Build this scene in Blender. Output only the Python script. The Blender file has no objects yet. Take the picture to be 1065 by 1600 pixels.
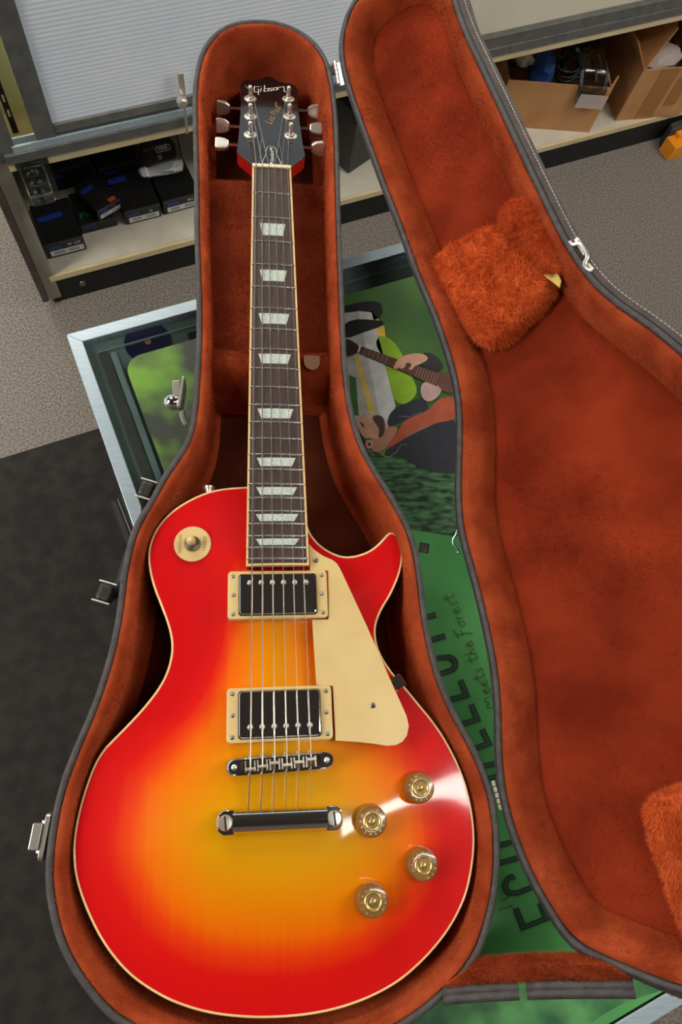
import bpy, bmesh, math, random
import numpy as np
from mathutils import Vector, Matrix
from mathutils.geometry import delaunay_2d_cdt

random.seed(7); np.random.seed(7)
SC = bpy.context.scene
COL = SC.collection

# ------------------------------------------------------------------ camera
ZT = 0.95                                   # height of the counter top above the floor
F = 1129.92                                 # focal length in pixels of the 1065 x 1600 frame
CAM = np.array([-0.0248, -0.6295, ZT + 0.744])
RW = np.array([[0.9922, 0.0024, -0.1245], [-0.0432, 0.9443, -0.3263], [0.1168, 0.3292, 0.9370]])
cam_data = bpy.data.cameras.new('camera')
cam_data.sensor_fit = 'HORIZONTAL'; cam_data.sensor_width = 36.0
cam_data.lens = F / 1065.0 * 36.0
cam_data.clip_start = 0.01; cam_data.clip_end = 50
cam = bpy.data.objects.new('camera', cam_data); COL.objects.link(cam)
_m = Matrix([[RW[i][j] for j in range(3)] for i in range(3)])
_q = _m.to_quaternion(); _q.normalize()
cam.rotation_mode = 'QUATERNION'; cam.rotation_quaternion = _q
cam.location = CAM
SC.camera = cam

# ------------------------------------------------------------------ world, exposure
w = bpy.data.worlds.new('world'); SC.world = w; w.use_nodes = True
w.node_tree.nodes['Background'].inputs[0].default_value = (0.86, 0.93, 1.0, 1)
w.node_tree.nodes['Background'].inputs[1].default_value = 0.95
SC.view_settings.view_transform = 'Standard'
SC.view_settings.look = 'None'
SC.view_settings.gamma = 1.0
SC.view_settings.use_curve_mapping = False
SC.view_settings.exposure = 0.0
LAMP_POWER = 18.0
# ceiling light fixtures: centre x, centre y, length, width, yaw in degrees
FIXTURES = [(1.06, -0.60, 1.62, 0.10, 16), (-1.0, 1.7, 1.2, 0.6, 20), (-1.9, -0.5, 1.2, 0.6, 20),
            (2.3, 0.2, 1.2, 0.6, 20), (-1.2, 2.6, 1.2, 0.55, 20), (1.5, 3.0, 1.2, 0.55, 20), (-2.6, -1.3, 1.2, 0.6, 20)]  # last fixture is added out of view to brighten the cabinet door
CEIL = 2.75

# ------------------------------------------------------------------ pixel helpers
def ray(u, v):
    return RW @ np.array([(u - 532.5) / F, -(v - 800) / F, -1.0])
def at(u, v, z):
    d = ray(u, v); return CAM + d * ((z - CAM[2]) / d[2])
def onplane(u, v, o, n):
    d = ray(u, v); return CAM + d * (np.dot(np.array(o) - CAM, n) / np.dot(d, n))

# ------------------------------------------------------------------ materials
def lin(c):
    out = []
    for k in c[:3]:
        k = k / 255.0
        out.append(k / 12.92 if k <= 0.04045 else ((k + 0.055) / 1.055) ** 2.4)
    return (out[0], out[1], out[2], 1.0)

def pmat(name, c1, c2=None, scale=40, rough=0.5, metal=0.0, bump=0.0, bscale=None, coat=0.0, sheen=0.0,
         stretch=None, detail=4, spec=0.5, trans=0.0, ramp=(0.35, 0.65), alpha=1.0):
    m = bpy.data.materials.new(name); m.use_nodes = True
    nt = m.node_tree; b = nt.nodes['Principled BSDF']
    b.inputs['Roughness'].default_value = rough
    b.inputs['Metallic'].default_value = metal
    b.inputs['Coat Weight'].default_value = coat
    b.inputs['Coat Roughness'].default_value = 0.04
    b.inputs['Sheen Weight'].default_value = sheen
    b.inputs['Sheen Roughness'].default_value = 0.45
    b.inputs['Specular IOR Level'].default_value = spec
    b.inputs['Transmission Weight'].default_value = trans
    b.inputs['Alpha'].default_value = alpha
    tc = nt.nodes.new('ShaderNodeTexCoord'); mp = nt.nodes.new('ShaderNodeMapping')
    nt.links.new(tc.outputs['Object'], mp.inputs['Vector'])
    if stretch: mp.inputs['Scale'].default_value = stretch
    if c2 is not None:
        n = nt.nodes.new('ShaderNodeTexNoise'); n.inputs['Scale'].default_value = scale
        n.inputs['Detail'].default_value = detail
        nt.links.new(mp.outputs[0], n.inputs['Vector'])
        r = nt.nodes.new('ShaderNodeValToRGB')
        r.color_ramp.elements[0].position = ramp[0]; r.color_ramp.elements[1].position = ramp[1]
        r.color_ramp.elements[0].color = lin(c1); r.color_ramp.elements[1].color = lin(c2)
        nt.links.new(n.outputs['Fac'], r.inputs[0]); nt.links.new(r.outputs[0], b.inputs['Base Color'])
    else:
        b.inputs['Base Color'].default_value = lin(c1)
    if sheen: b.inputs['Sheen Tint'].default_value = lin((236, 120, 66))
    if bump:
        n2 = nt.nodes.new('ShaderNodeTexNoise'); n2.inputs['Scale'].default_value = bscale or scale
        n2.inputs['Detail'].default_value = 3
        nt.links.new(mp.outputs[0], n2.inputs['Vector'])
        bp = nt.nodes.new('ShaderNodeBump'); bp.inputs['Strength'].default_value = bump
        bp.inputs['Distance'].default_value = 0.002
        nt.links.new(n2.outputs['Fac'], bp.inputs['Height']); nt.links.new(bp.outputs[0], b.inputs['Normal'])
    return m

def glassmat(name, tint=(235, 245, 242), rough=0.02, fac=1.0):
    # thin pane: see-through with a mirror film whose strength follows the angle
    m = bpy.data.materials.new(name); m.use_nodes = True; nt = m.node_tree
    nt.nodes.remove(nt.nodes['Principled BSDF'])
    out = nt.nodes['Material Output']
    t = nt.nodes.new('ShaderNodeBsdfTransparent'); t.inputs[0].default_value = lin(tint)
    g = nt.nodes.new('ShaderNodeBsdfGlossy'); g.inputs['Roughness'].default_value = rough
    fr = nt.nodes.new('ShaderNodeFresnel'); fr.inputs[0].default_value = 1.5
    mu = nt.nodes.new('ShaderNodeMath'); mu.operation = 'MULTIPLY'; mu.inputs[1].default_value = fac
    mx = nt.nodes.new('ShaderNodeMixShader')
    nt.links.new(fr.outputs[0], mu.inputs[0]); nt.links.new(mu.outputs[0], mx.inputs[0])
    nt.links.new(t.outputs[0], mx.inputs[1]); nt.links.new(g.outputs[0], mx.inputs[2])
    nt.links.new(mx.outputs[0], out.inputs[0])
    return m

M = {}
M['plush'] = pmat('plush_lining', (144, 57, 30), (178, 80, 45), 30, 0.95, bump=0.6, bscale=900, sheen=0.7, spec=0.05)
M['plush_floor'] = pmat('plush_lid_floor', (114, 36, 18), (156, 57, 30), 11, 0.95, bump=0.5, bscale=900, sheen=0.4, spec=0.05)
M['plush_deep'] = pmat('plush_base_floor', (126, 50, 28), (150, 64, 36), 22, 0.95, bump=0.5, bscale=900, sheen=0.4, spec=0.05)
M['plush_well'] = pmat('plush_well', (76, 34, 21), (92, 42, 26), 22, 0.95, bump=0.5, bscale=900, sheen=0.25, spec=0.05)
M['fur'] = pmat('fur_pad', (206, 90, 42), (232, 118, 62), 50, 0.95, bump=0.6, bscale=500, sheen=0.6, spec=0.05)
M['vinyl'] = pmat('grey_vinyl', (58, 54, 54), (76, 71, 70), 120, 0.55, bump=0.4, bscale=700)
M['vinyl_brown'] = pmat('brown_grey_vinyl', (62, 52, 48), (82, 70, 64), 90, 0.5, bump=0.4, bscale=700)
M['black_leather'] = pmat('black_leather', (22, 21, 21), (36, 34, 33), 200, 0.45, bump=0.3)
M['stitch'] = pmat('pale_thread', (176, 168, 158))
M['chrome'] = pmat('chrome', (225, 225, 225), rough=0.06, metal=1.0)
M['nickel'] = pmat('nickel', (226, 220, 208), rough=0.3, metal=0.85)
M['latch_metal'] = pmat('dull_latch_metal', (172, 167, 158), rough=0.36, metal=0.9)
M['steel'] = pmat('fret_wire', (215, 215, 212), rough=0.25, metal=1.0)
M['string'] = pmat('string_steel', (200, 192, 182), rough=0.3, metal=1.0)
M['cream'] = pmat('cream_plastic', (212, 184, 124), (219, 192, 134), 30, 0.3, coat=0.3)
M['binding'] = pmat('cream_binding', (238, 208, 150), (228, 190, 128), 20, 0.3, coat=0.5)
M['nut'] = pmat('nut_bone', (232, 218, 182), rough=0.35)
M['rosewood'] = pmat('rosewood', (52, 38, 34), (76, 58, 50), 60, 0.5, stretch=(14, 1, 1), bump=0.15)
M['cherry'] = pmat('cherry_mahogany', (150, 14, 16), (178, 22, 20), 20, 0.3, coat=0.8, stretch=(8, 1, 1))
M['black_lacquer'] = pmat('black_lacquer', (14, 13, 13), rough=0.25, coat=0.35, spec=0.3)
M['black_plastic'] = pmat('black_plastic', (22, 21, 21), rough=0.35)
M['white_ink'] = pmat('white_ink', (230, 230, 226), rough=0.5)
M['pearl_ink'] = pmat('pearl_ink', (214, 210, 196), rough=0.35)
M['gold_ink'] = pmat('gold_ink', (150, 120, 70), rough=0.4)
M['dark_ink'] = pmat('dark_ink', (96, 78, 50), rough=0.5)
M['screw'] = pmat('screw_steel', (150, 146, 140), rough=0.3, metal=1.0)
M['screw_dark'] = pmat('screw_slot', (50, 46, 42), rough=0.5, metal=0.6)
M['amber'] = pmat('amber_knob', (120, 84, 40), (140, 98, 50), 60, 0.22, coat=0.7)
M['gold'] = pmat('gold_insert', (206, 170, 96), rough=0.28, metal=0.75)
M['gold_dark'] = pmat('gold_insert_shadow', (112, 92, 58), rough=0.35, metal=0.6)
M['aluminium'] = pmat('brushed_aluminium', (176, 194, 204), (194, 210, 218), 50, 0.32, metal=0.45, stretch=(1, 20, 1))
M['alu_dark'] = pmat('dull_aluminium', (122, 122, 118), (140, 139, 134), 40, 0.42, metal=0.55)
M['alu_grey'] = pmat('grey_track', (96, 96, 94), (112, 111, 107), 40, 0.45, metal=0.3)
M['carpet'] = pmat('grey_carpet', (98, 92, 85), (148, 140, 131), 210, 0.95, bump=0.8, bscale=400, spec=0.1, ramp=(0.36, 0.64), detail=6)
M['mat'] = pmat('black_floor_mat', (38, 35, 33), (50, 46, 43), 30, 0.85, bump=0.5, bscale=900, spec=0.2)
M['kick'] = pmat('black_kickboard', (20, 18, 17), rough=0.6)
M['laminate'] = pmat('worn_laminate', (196, 190, 172), (212, 206, 190), 12, 0.5, detail=8)
M['wood_edge'] = pmat('pale_wood_edge', (200, 180, 140), (216, 197, 158), 10, 0.55, stretch=(1, 1, 8))
M['dark_wall'] = pmat('brown_wall', (96, 84, 72), (106, 94, 82), 5, 0.8)
M['ceiling'] = pmat('ceiling_tile', (92, 84, 76), (100, 92, 84), 6, 0.9)

def emit(name, col, s):
    m = bpy.data.materials.new(name); m.use_nodes = True; b = m.node_tree.nodes['Principled BSDF']
    b.inputs['Base Color'].default_value = (0.8, 0.8, 0.8, 1)
    b.inputs['Emission Color'].default_value = lin(col); b.inputs['Emission Strength'].default_value = s
    return m
M['tube_lamp'] = emit('cabinet_tube', (255, 244, 205), 130.0)
M['lamp_bright'] = emit('fluorescent_tube_pair', (255, 250, 240), 24.0)
M['lamp'] = emit('fluorescent_diffuser', (255, 250, 240), LAMP_POWER)

# pearl inlay: mottled cells
def pearl():
    m = pmat('pearl_inlay', (190, 205, 195), rough=0.25, coat=0.6); nt = m.node_tree; b = nt.nodes['Principled BSDF']
    v = nt.nodes.new('ShaderNodeTexVoronoi'); v.inputs['Scale'].default_value = 150
    n = nt.nodes.new('ShaderNodeTexNoise'); n.inputs['Scale'].default_value = 140
    tc = nt.nodes.new('ShaderNodeTexCoord')
    nt.links.new(tc.outputs['Object'], n.inputs['Vector'])
    mx = nt.nodes.new('ShaderNodeMixRGB'); mx.inputs[0].default_value = 0.25
    nt.links.new(tc.outputs['Object'], mx.inputs[1]); nt.links.new(n.outputs['Color'], mx.inputs[2])
    nt.links.new(mx.outputs[0], v.inputs['Vector'])
    r = nt.nodes.new('ShaderNodeValToRGB')
    r.color_ramp.elements[0].color = lin((150, 164, 156)); r.color_ramp.elements[1].color = lin((232, 240, 230))
    sp = nt.nodes.new('ShaderNodeSeparateColor')
    nt.links.new(v.outputs['Color'], sp.inputs[0]); nt.links.new(sp.outputs[0], r.inputs[0])
    nt.links.new(r.outputs[0], b.inputs['Base Color'])
    return m
M['pearl'] = pearl()

# sunburst paint: the sprayed colour follows the 'burst' attribute baked into the top
def burst():
    m = pmat('cherry_sunburst', (200, 30, 20), rough=0.4, coat=1.0, spec=0.1); nt = m.node_tree; b = nt.nodes['Principled BSDF']
    b.inputs['Coat Roughness'].default_value = 0.07
    a = nt.nodes.new('ShaderNodeAttribute'); a.attribute_name = 'burst'
    tc = nt.nodes.new('ShaderNodeTexCoord'); mp = nt.nodes.new('ShaderNodeMapping')
    mp.inputs['Scale'].default_value = (160, 6, 1)
    nt.links.new(tc.outputs['Object'], mp.inputs[0])
    n = nt.nodes.new('ShaderNodeTexNoise'); n.inputs['Scale'].default_value = 1.0; n.inputs['Detail'].default_value = 4
    nt.links.new(mp.outputs[0], n.inputs['Vector'])
    ma = nt.nodes.new('ShaderNodeMath'); ma.operation = 'MULTIPLY_ADD'
    ma.inputs[1].default_value = 0.10; nt.links.new(n.outputs['Fac'], ma.inputs[0])
    nt.links.new(a.outputs['Fac'], ma.inputs[2])
    r = nt.nodes.new('ShaderNodeValToRGB'); cr = r.color_ramp
    stops = [(0.05, (202, 10, 15)), (0.36, (214, 20, 13)), (0.52, (228, 62, 6)), (0.66, (234, 106, 0)), (0.82, (226, 132, 0)), (1.0, (212, 150, 0))]
    while len(cr.elements) < len(stops): cr.elements.new(0.5)
    for e, (p, c) in zip(cr.elements, stops): e.position = p; e.color = lin(c)
    nt.links.new(ma.outputs[0], r.inputs[0]); nt.links.new(r.outputs[0], b.inputs['Base Color'])
    return m
M['burst'] = burst()
M['glass'] = glassmat('counter_glass', (246, 250, 249), 0.03)
M['clear'] = glassmat('clear_plastic', (230, 234, 232), 0.15, 0.9)

# ------------------------------------------------------------------ mesh builder
class MB:
    def __init__(s): s.v = []; s.f = []; s.mi = []; s.mats = []
    def add(s, vs, fs, mi=0):
        o = len(s.v); s.v += [tuple(map(float, p)) for p in vs]
        s.f += [tuple(i + o for i in f) for f in fs]; s.mi += [mi] * len(fs); return s
    def box(s, c, size, rot=None, mi=0):
        c = np.array(c, float); h = np.array(size, float) / 2
        P = [np.array((sx * h[0], sy * h[1], sz * h[2])) for sz in (-1, 1) for sy in (-1, 1) for sx in (-1, 1)]
        if rot is not None: P = [rot @ p for p in P]
        return s.add([c + p for p in P], [(0, 2, 3, 1), (4, 5, 7, 6), (0, 1, 5, 4), (2, 6, 7, 3), (0, 4, 6, 2), (1, 3, 7, 5)], mi)
    def prism(s, poly, z0, z1, mi=0, fn=None):
        # poly: ordered 2-D points, extruded from z0 to z1 (fn maps x, y, z to the world)
        fn = fn or (lambda x, y, z: (x, y, z)); n = len(poly)
        a = sum(poly[i][0] * poly[(i + 1) % n][1] - poly[(i + 1) % n][0] * poly[i][1] for i in range(n))
        if a < 0: poly = list(poly)[::-1]
        vs = [fn(p[0], p[1], z0) for p in poly] + [fn(p[0], p[1], z1) for p in poly]
        fs = [tuple(range(n))[::-1], tuple(range(n, 2 * n))] + [(i, (i + 1) % n, n + (i + 1) % n, n + i) for i in range(n)]
        return s.add(vs, fs, mi)
    def rings(s, R, closed=True, cap0=False, cap1=False, mi=0):
        n = len(R[0]); vs = [p for r in R for p in r]; fs = []
        for k in range(len(R) - 1):
            for i in range(n if closed else n - 1):
                j = (i + 1) % n
                fs.append((k * n + i, k * n + j, (k + 1) * n + j, (k + 1) * n + i))
        if cap0: fs.append(tuple(range(n))[::-1])
        if cap1: fs.append(tuple(range((len(R) - 1) * n, len(R) * n)))
        return s.add(vs, fs, mi)
    def tube(s, path, r, seg=8, mi=0, caps=True):
        P = [np.array(p, float) for p in path]; R = []
        rs = r if hasattr(r, '__len__') else [r] * len(P)
        up = np.array((0.13, 0.27, 0.95))
        for i, p in enumerate(P):
            t = P[min(i + 1, len(P) - 1)] - P[max(i - 1, 0)]; t = t / (np.linalg.norm(t) + 1e-12)
            if abs(t @ up) > 0.93 * np.linalg.norm(up): up = np.array((0.95, 0.2, 0.1))
            x = np.cross(up, t); x /= np.linalg.norm(x); y = np.cross(t, x)
            R.append([p + rs[i] * (math.cos(a) * x + math.sin(a) * y) for a in np.linspace(0, 2 * math.pi, seg, endpoint=False)])
        return s.rings(R, True, caps, caps, mi)
    def lathe(s, prof, c=(0, 0, 0), seg=24, mat=None, mi=0):
        c = np.array(c, float); R = []
        for r, z in prof:
            ring = []
            for a in np.linspace(0, 2 * math.pi, seg, endpoint=False):
                p = np.array((r * math.cos(a), r * math.sin(a), z))
                if mat is not None: p = mat @ p
                ring.append(c + p)
            R.append(ring)
        return s.rings(R, True, True, True, mi)
    def ball(s, c, r, seg=12, mat=None):
        r = np.array(r if hasattr(r, '__len__') else (r, r, r), float); R = []
        for b in np.linspace(-math.pi / 2, math.pi / 2, 8):
            ring = []
            for a in np.linspace(0, 2 * math.pi, seg, endpoint=False):
                p = r * np.array((math.cos(b) * math.cos(a), math.cos(b) * math.sin(a), math.sin(b)))
                if mat is not None: p = mat @ p
                ring.append(np.array(c) + p)
            R.append(ring)
        return s.rings(R, True)
    def build(s, name, mat, parent=None, smooth=False, bevel=0, kind=None, subsurf=0, label=None):
        me = bpy.data.meshes.new(name)
        o = bpy.data.objects.new(name, me); COL.objects.link(o)
        off = np.zeros(3)
        if parent is not None:
            o.parent = parent; off = np.array(root_loc(parent))
        me.from_pydata([tuple(np.array(p) - off) for p in s.v], [], s.f)
        for m in (mat if isinstance(mat, (list, tuple)) else [mat]): me.materials.append(M[m] if isinstance(m, str) else m)
        if any(s.mi): me.polygons.foreach_set('material_index', s.mi)
        me.validate(); me.update()
        bm = bmesh.new(); bm.from_mesh(me); bmesh.ops.recalc_face_normals(bm, faces=bm.faces); bm.to_mesh(me); bm.free()
        if smooth:
            for p in me.polygons: p.use_smooth = True
            if smooth == 'auto':
                try: me.set_sharp_from_angle(angle=math.radians(40))
                except Exception: pass
        if bevel:
            b = o.modifiers.new('bevel', 'BEVEL'); b.width = bevel; b.segments = 3; b.limit_method = 'ANGLE'
            b.harden_normals = False
        if subsurf:
            b = o.modifiers.new('subsurf', 'SUBSURF'); b.levels = subsurf; b.render_levels = subsurf
        if kind: o['kind'] = kind
        if label: o['label'] = label
        return o

def root_loc(o):
    loc = Vector((0, 0, 0))
    while o is not None: loc = loc + o.location; o = o.parent
    return loc

def thing(name, label, cat, loc, group=None):
    o = bpy.data.objects.new(name, None); COL.objects.link(o); o.location = loc; o.empty_display_size = 0.05
    o['label'] = label; o['category'] = cat
    if group: o['group'] = group
    return o
def tag(o, label, cat, group=None):
    o['label'] = label; o['category'] = cat
    if group: o['group'] = group
    return o

def cdt_fill(loop, step, zfn, extra=None):
    # triangulated surface inside a closed 2-D loop, grid points inside lifted by zfn
    L = [Vector((float(p[0]), float(p[1]))) for p in loop]; n = len(L)
    P = np.array([(p.x, p.y) for p in L])
    x0, y0 = P.min(0); x1, y1 = P.max(0); pts = []
    xs = np.arange(x0, x1, step); ys = np.arange(y0, y1, step * 0.87)
    G = np.array([(x + (step / 2 if j % 2 else 0), y) for j, y in enumerate(ys) for x in xs])
    ins = inside(G, P); D = dist_to(G, P)
    G = G[ins & (D > step * 0.45)]
    vs = L + [Vector((float(a), float(b))) for a, b in G]
    r = delaunay_2d_cdt(vs, [(i, (i + 1) % n) for i in range(n)], [], 1, 1e-7)
    ov, of = r[0], r[2]
    A = np.array([(p.x, p.y) for p in ov])
    return [(a, b, zfn(a, b)) for a, b in A], [tuple(f) for f in of], A
def inside(G, P):
    x, y = G[:, 0], G[:, 1]; c = np.zeros(len(G), bool); n = len(P)
    for i in range(n):
        a, b = P[i], P[(i + 1) % n]
        if a[1] == b[1]: continue
        k = ((a[1] > y) != (b[1] > y)) & (x < (b[0] - a[0]) * (y - a[1]) / (b[1] - a[1]) + a[0]); c ^= k
    return c
def dist_to(G, P):
    D = np.full(len(G), 1e9); n = len(P)
    for i in range(n):
        a, b = P[i], P[(i + 1) % n]; ab = b - a; t = np.clip(((G - a) @ ab) / max(ab @ ab, 1e-12), 0, 1)
        D = np.minimum(D, np.linalg.norm(G - (a + t[:, None] * ab), axis=1))
    return D

def resample(pts, n, it=2, closed=True):
    P = np.array(pts, float)
    for _ in range(it):                                   # corner cutting keeps the traced run smooth
        Q = np.roll(P, -1, 0) if closed else P[1:]
        A = P if closed else P[:-1]
        N = np.empty((2 * len(A), P.shape[1])); N[0::2] = 0.75 * A + 0.25 * Q; N[1::2] = 0.25 * A + 0.75 * Q
        if not closed: N = np.vstack([P[:1], N, P[-1:]])
        P = N
    Q = np.vstack([P, P[:1]]) if closed else P
    s = np.concatenate([[0], np.cumsum(np.linalg.norm(np.diff(Q, axis=0), axis=1))])
    t = np.linspace(0, s[-1], n, endpoint=not closed)
    return np.stack([np.interp(t, s, Q[:, k]) for k in range(P.shape[1])], 1)
def area2(P): return 0.5 * np.sum(P[:, 0] * np.roll(P[:, 1], -1) - np.roll(P[:, 0], -1) * P[:, 1])
def offset(P, d, sm=2):
    # move a closed loop inwards by d (a number or one value for each point)
    t = np.roll(P, -1, 0) - np.roll(P, 1, 0); t /= np.linalg.norm(t, axis=1)[:, None] + 1e-12
    n = np.stack([-t[:, 1], t[:, 0]], 1) * (1 if area2(P) > 0 else -1)
    Q = P + n * (np.asarray(d).reshape(-1, 1) if hasattr(d, '__len__') else d)
    for _ in range(sm): Q = 0.25 * np.roll(Q, 1, 0) + 0.5 * Q + 0.25 * np.roll(Q, -1, 0)
    return Q
def rrect(cx, cy, w, h, r, rot=0, seg=5):
    out = []
    for k, (sx, sy) in enumerate(((1, 1), (-1, 1), (-1, -1), (1, -1))):
        for a in np.linspace(0, math.pi / 2, seg):
            a += k * math.pi / 2
            x = sx * (w / 2 - r) + r * math.cos(a); y = sy * (h / 2 - r) + r * math.sin(a)
            out.append((cx + x * math.cos(rot) - y * math.sin(rot), cy + x * math.sin(rot) + y * math.cos(rot)))
    return out
def plane_fn(o, ex, ey, ez):
    o, ex, ey, ez = (np.array(k, float) for k in (o, ex, ey, ez))
    return lambda x, y, z: o + ex * x + ey * y + ez * z
def text_mb(mb, body, size, fn, align='CENTER', shear=0.0, spacing=1.0, depth=0.0, mi=0):
    c = bpy.data.curves.new('t', 'FONT'); c.body = body; c.size = size; c.align_x = align; c.align_y = 'CENTER'
    c.shear = shear; c.space_character = spacing; c.resolution_u = 2
    o = bpy.data.objects.new('t', c); COL.objects.link(o)
    dg = bpy.context.evaluated_depsgraph_get(); me = bpy.data.meshes.new_from_object(o.evaluated_get(dg))
    vs = [fn(v.co.x, v.co.y, depth) for v in me.vertices]; fs = [tuple(p.vertices) for p in me.polygons]
    mb.add(vs, fs, mi)
    bpy.data.objects.remove(o); bpy.data.curves.remove(c); bpy.data.meshes.remove(me)
def ribbon(mb, pts, wd, fn, depth=0.0, mi=0, closed=False):
    P = np.array(pts, float); n = len(P)
    L, R = [], []
    for i in range(n):
        a = P[(i - 1) % n] if (closed or i > 0) else None; b = P[(i + 1) % n] if (closed or i < n - 1) else None
        if a is None: t1 = t2 = b - P[i]
        elif b is None: t1 = t2 = P[i] - a
        else: t1 = P[i] - a; t2 = b - P[i]
        t1 = t1 / np.linalg.norm(t1); t2 = t2 / np.linalg.norm(t2); t = t1 + t2
        if np.linalg.norm(t) < 1e-6: t = t1
        t /= np.linalg.norm(t); nrm = np.array((-t[1], t[0])); k = min(1.6, 1 / max(0.3, nrm @ np.array((-t1[1], t1[0]))))
        L.append(P[i] + nrm * wd / 2 * k); R.append(P[i] - nrm * wd / 2 * k)
    vs = [fn(p[0], p[1], depth) for p in L] + [fn(p[0], p[1], depth) for p in R]
    m = n if closed else n - 1
    mb.add(vs, [(i, (i + 1) % n, n + (i + 1) % n, n + i) for i in range(m)], mi)

# ------------------------------------------------------------------ the setting
def quad_slab(x0, y0, x1, y1, z0, z1):
    return MB().box(((x0 + x1) / 2, (y0 + y1) / 2, (z0 + z1) / 2), (x1 - x0, y1 - y0, z1 - z0))
fl = quad_slab(-4, -4, 5, 6, -0.05, 0.0).build('floor', 'carpet'); fl['kind'] = 'structure'
ce = quad_slab(-4, -4, 5, 6, CEIL, CEIL + 0.05).build('ceiling', 'ceiling'); ce['kind'] = 'structure'
wb = quad_slab(-4, -2.05, 5, -2.0, 0.0, CEIL).build('light_block_wall', 'dark_wall'); wb['kind'] = 'structure'  # unseen dark wall, added to block light from behind the camera

def rotz(a): c, s = math.cos(a), math.sin(a); return np.array([[c, -s, 0], [s, c, 0], [0, 0, 1]])
FIX_WHERE = ['above the guitar', 'above the cabinet', 'farthest to the left', 'farthest to the right', 'behind the cabinet to the left', 'behind the cabinet to the right', 'added behind the photographer to brighten the cabinet door']
for (x, y, l, wd, yaw), wh in zip(FIXTURES, FIX_WHERE):
    t = thing('ceiling_light', 'fluorescent ceiling light ' + wh, 'light', (x, y, CEIL - 0.06), 'ceiling lights')
    R = rotz(math.radians(yaw)); mb = MB()
    for sx in (-1, 1):
        mb.box(np.array((x, y, CEIL - 0.03)) + R @ np.array((sx * (l / 2 + 0.012), 0, 0)), (0.024, wd + 0.048, 0.06), R)
        mb.box(np.array((x, y, CEIL - 0.03)) + R @ np.array((0, sx * (wd / 2 + 0.012), 0)), (l, 0.024, 0.06), R)
    mb.build('frame', 'alu_dark', t)
    MB().box((x, y, CEIL - 0.045), (l, wd, 0.02), R).build('diffuser', 'lamp_bright' if wd < 0.2 else 'lamp', t)

# black mat on the carpet, in front of and beside the counter
YAW = math.radians(20.4)
UX = np.array((math.cos(YAW), math.sin(YAW), 0)); UY = np.array((math.sin(YAW), -math.cos(YAW), 0)); UZ = np.array((0, 0, 1.0))
KC = at(103.5, 523, ZT)                                    # far left corner of the counter top
cfn = plane_fn(KC, UX, UY, UZ)                             # counter frame: along, towards us, up
mp0 = at(73, 695, 0.004); my0 = float((mp0 - KC) @ UY)
mb = MB(); mb.prism(rrect(-0.65, my0 + 0.85, 1.9, 1.7, 0.02), -ZT + 0.0005, -ZT + 0.008, fn=cfn)
tag(mb.build('floor_mat', 'mat', bevel=0.002), 'large black mat lying on the grey carpet left of the glass counter', 'floor mat')

# ------------------------------------------------------------------ glass display counter
CW, CD, CH = 0.64, 0.868, ZT
t = thing('display_counter', 'glass topped display counter with aluminium frame under the open guitar case', 'display counter', tuple(cfn(CW / 2, CD / 2, -ZT + 0.008)))
RWD = 0.0145
def rail(x0, y0, x1, y1, z0, z1, name='top_rail', m='aluminium', bev=0.001):
    return MB().prism([(x0, y0), (x1, y0), (x1, y1), (x0, y1)], z0, z1, fn=cfn).build(name, m, t, bevel=bev)
def mitre(P, z0, z1, name='top_rail', m='aluminium'):
    return MB().prism(P, z0, z1, fn=cfn).build(name, m, t, bevel=0.0008)
r = RWD; g = 0.00015
mitre([(g, 0), (CW - g, 0), (CW - r - g, r), (r + g, r)], -0.022, 0.0005)
mitre([(0, g), (r, r + g), (r, CD - r - g), (0, CD - g)], -0.022, 0.0005)
mitre([(CW, g), (CW - r, r + g), (CW - r, CD - r - g), (CW, CD - g)], -0.022, 0.0005)
mitre([(g, CD), (CW - g, CD), (CW - r - g, CD - r), (r + g, CD - r)], -0.022, 0.0005)
MB().prism([(r, r), (CW - r, r), (CW - r, CD - r), (r, CD - r)], -0.006, -0.0004, fn=cfn).build('glass_top', 'glass', t)
for x, y in ((0, 0), (CW - 0.02, 0), (0, CD - 0.02), (CW - 0.02, CD - 0.02)):
    MB().prism([(x, y), (x + 0.02, y), (x + 0.02, y + 0.02), (x, y + 0.02)], -ZT + 0.105, -0.022, fn=cfn).build('post', 'aluminium', t)
for nm, P in (('side_glass', [(0.004, 0.02), (0.009, 0.02), (0.009, CD - 0.02), (0.004, CD - 0.02)]),
              ('side_glass', [(CW - 0.009, 0.02), (CW - 0.004, 0.02), (CW - 0.004, CD - 0.02), (CW - 0.009, CD - 0.02)]),
              ('front_glass', [(0.02, CD - 0.009), (CW - 0.02, CD - 0.009), (CW - 0.02, CD - 0.004), (0.02, CD - 0.004)])):
    MB().prism(P, -ZT + 0.108, -0.023, fn=cfn).build(nm, 'glass', t)
M['shelf_grey'] = pmat('grey_green_shelf', (104, 116, 114), (120, 130, 127), 8, 0.5)
M['ledge'] = pmat('grey_ledge', (128, 142, 141), (146, 158, 156), 8, 0.4)
M['alu_strip'] = pmat('pale_strip', (196, 222, 224), rough=0.3, metal=0.3)
MB().prism([(0.0, 0.0), (CW, 0.0), (CW, CD), (0.0, CD)], -ZT + 0.008, -ZT + 0.105, fn=cfn).build('base_cabinet', 'kick', t)
MB().prism([(0.01, 0.0), (CW - 0.01, 0.0), (CW - 0.01, 0.012), (0.01, 0.012)], -ZT + 0.106, -0.024, fn=cfn).build('back_panel', 'shelf_grey', t)
MB().prism([(0.012, 0.014), (CW - 0.012, 0.014), (CW - 0.012, CD - 0.012), (0.012, CD - 0.012)], -0.0165, -0.0112, fn=cfn).build('inner_shelf', 'ledge', t)
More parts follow.
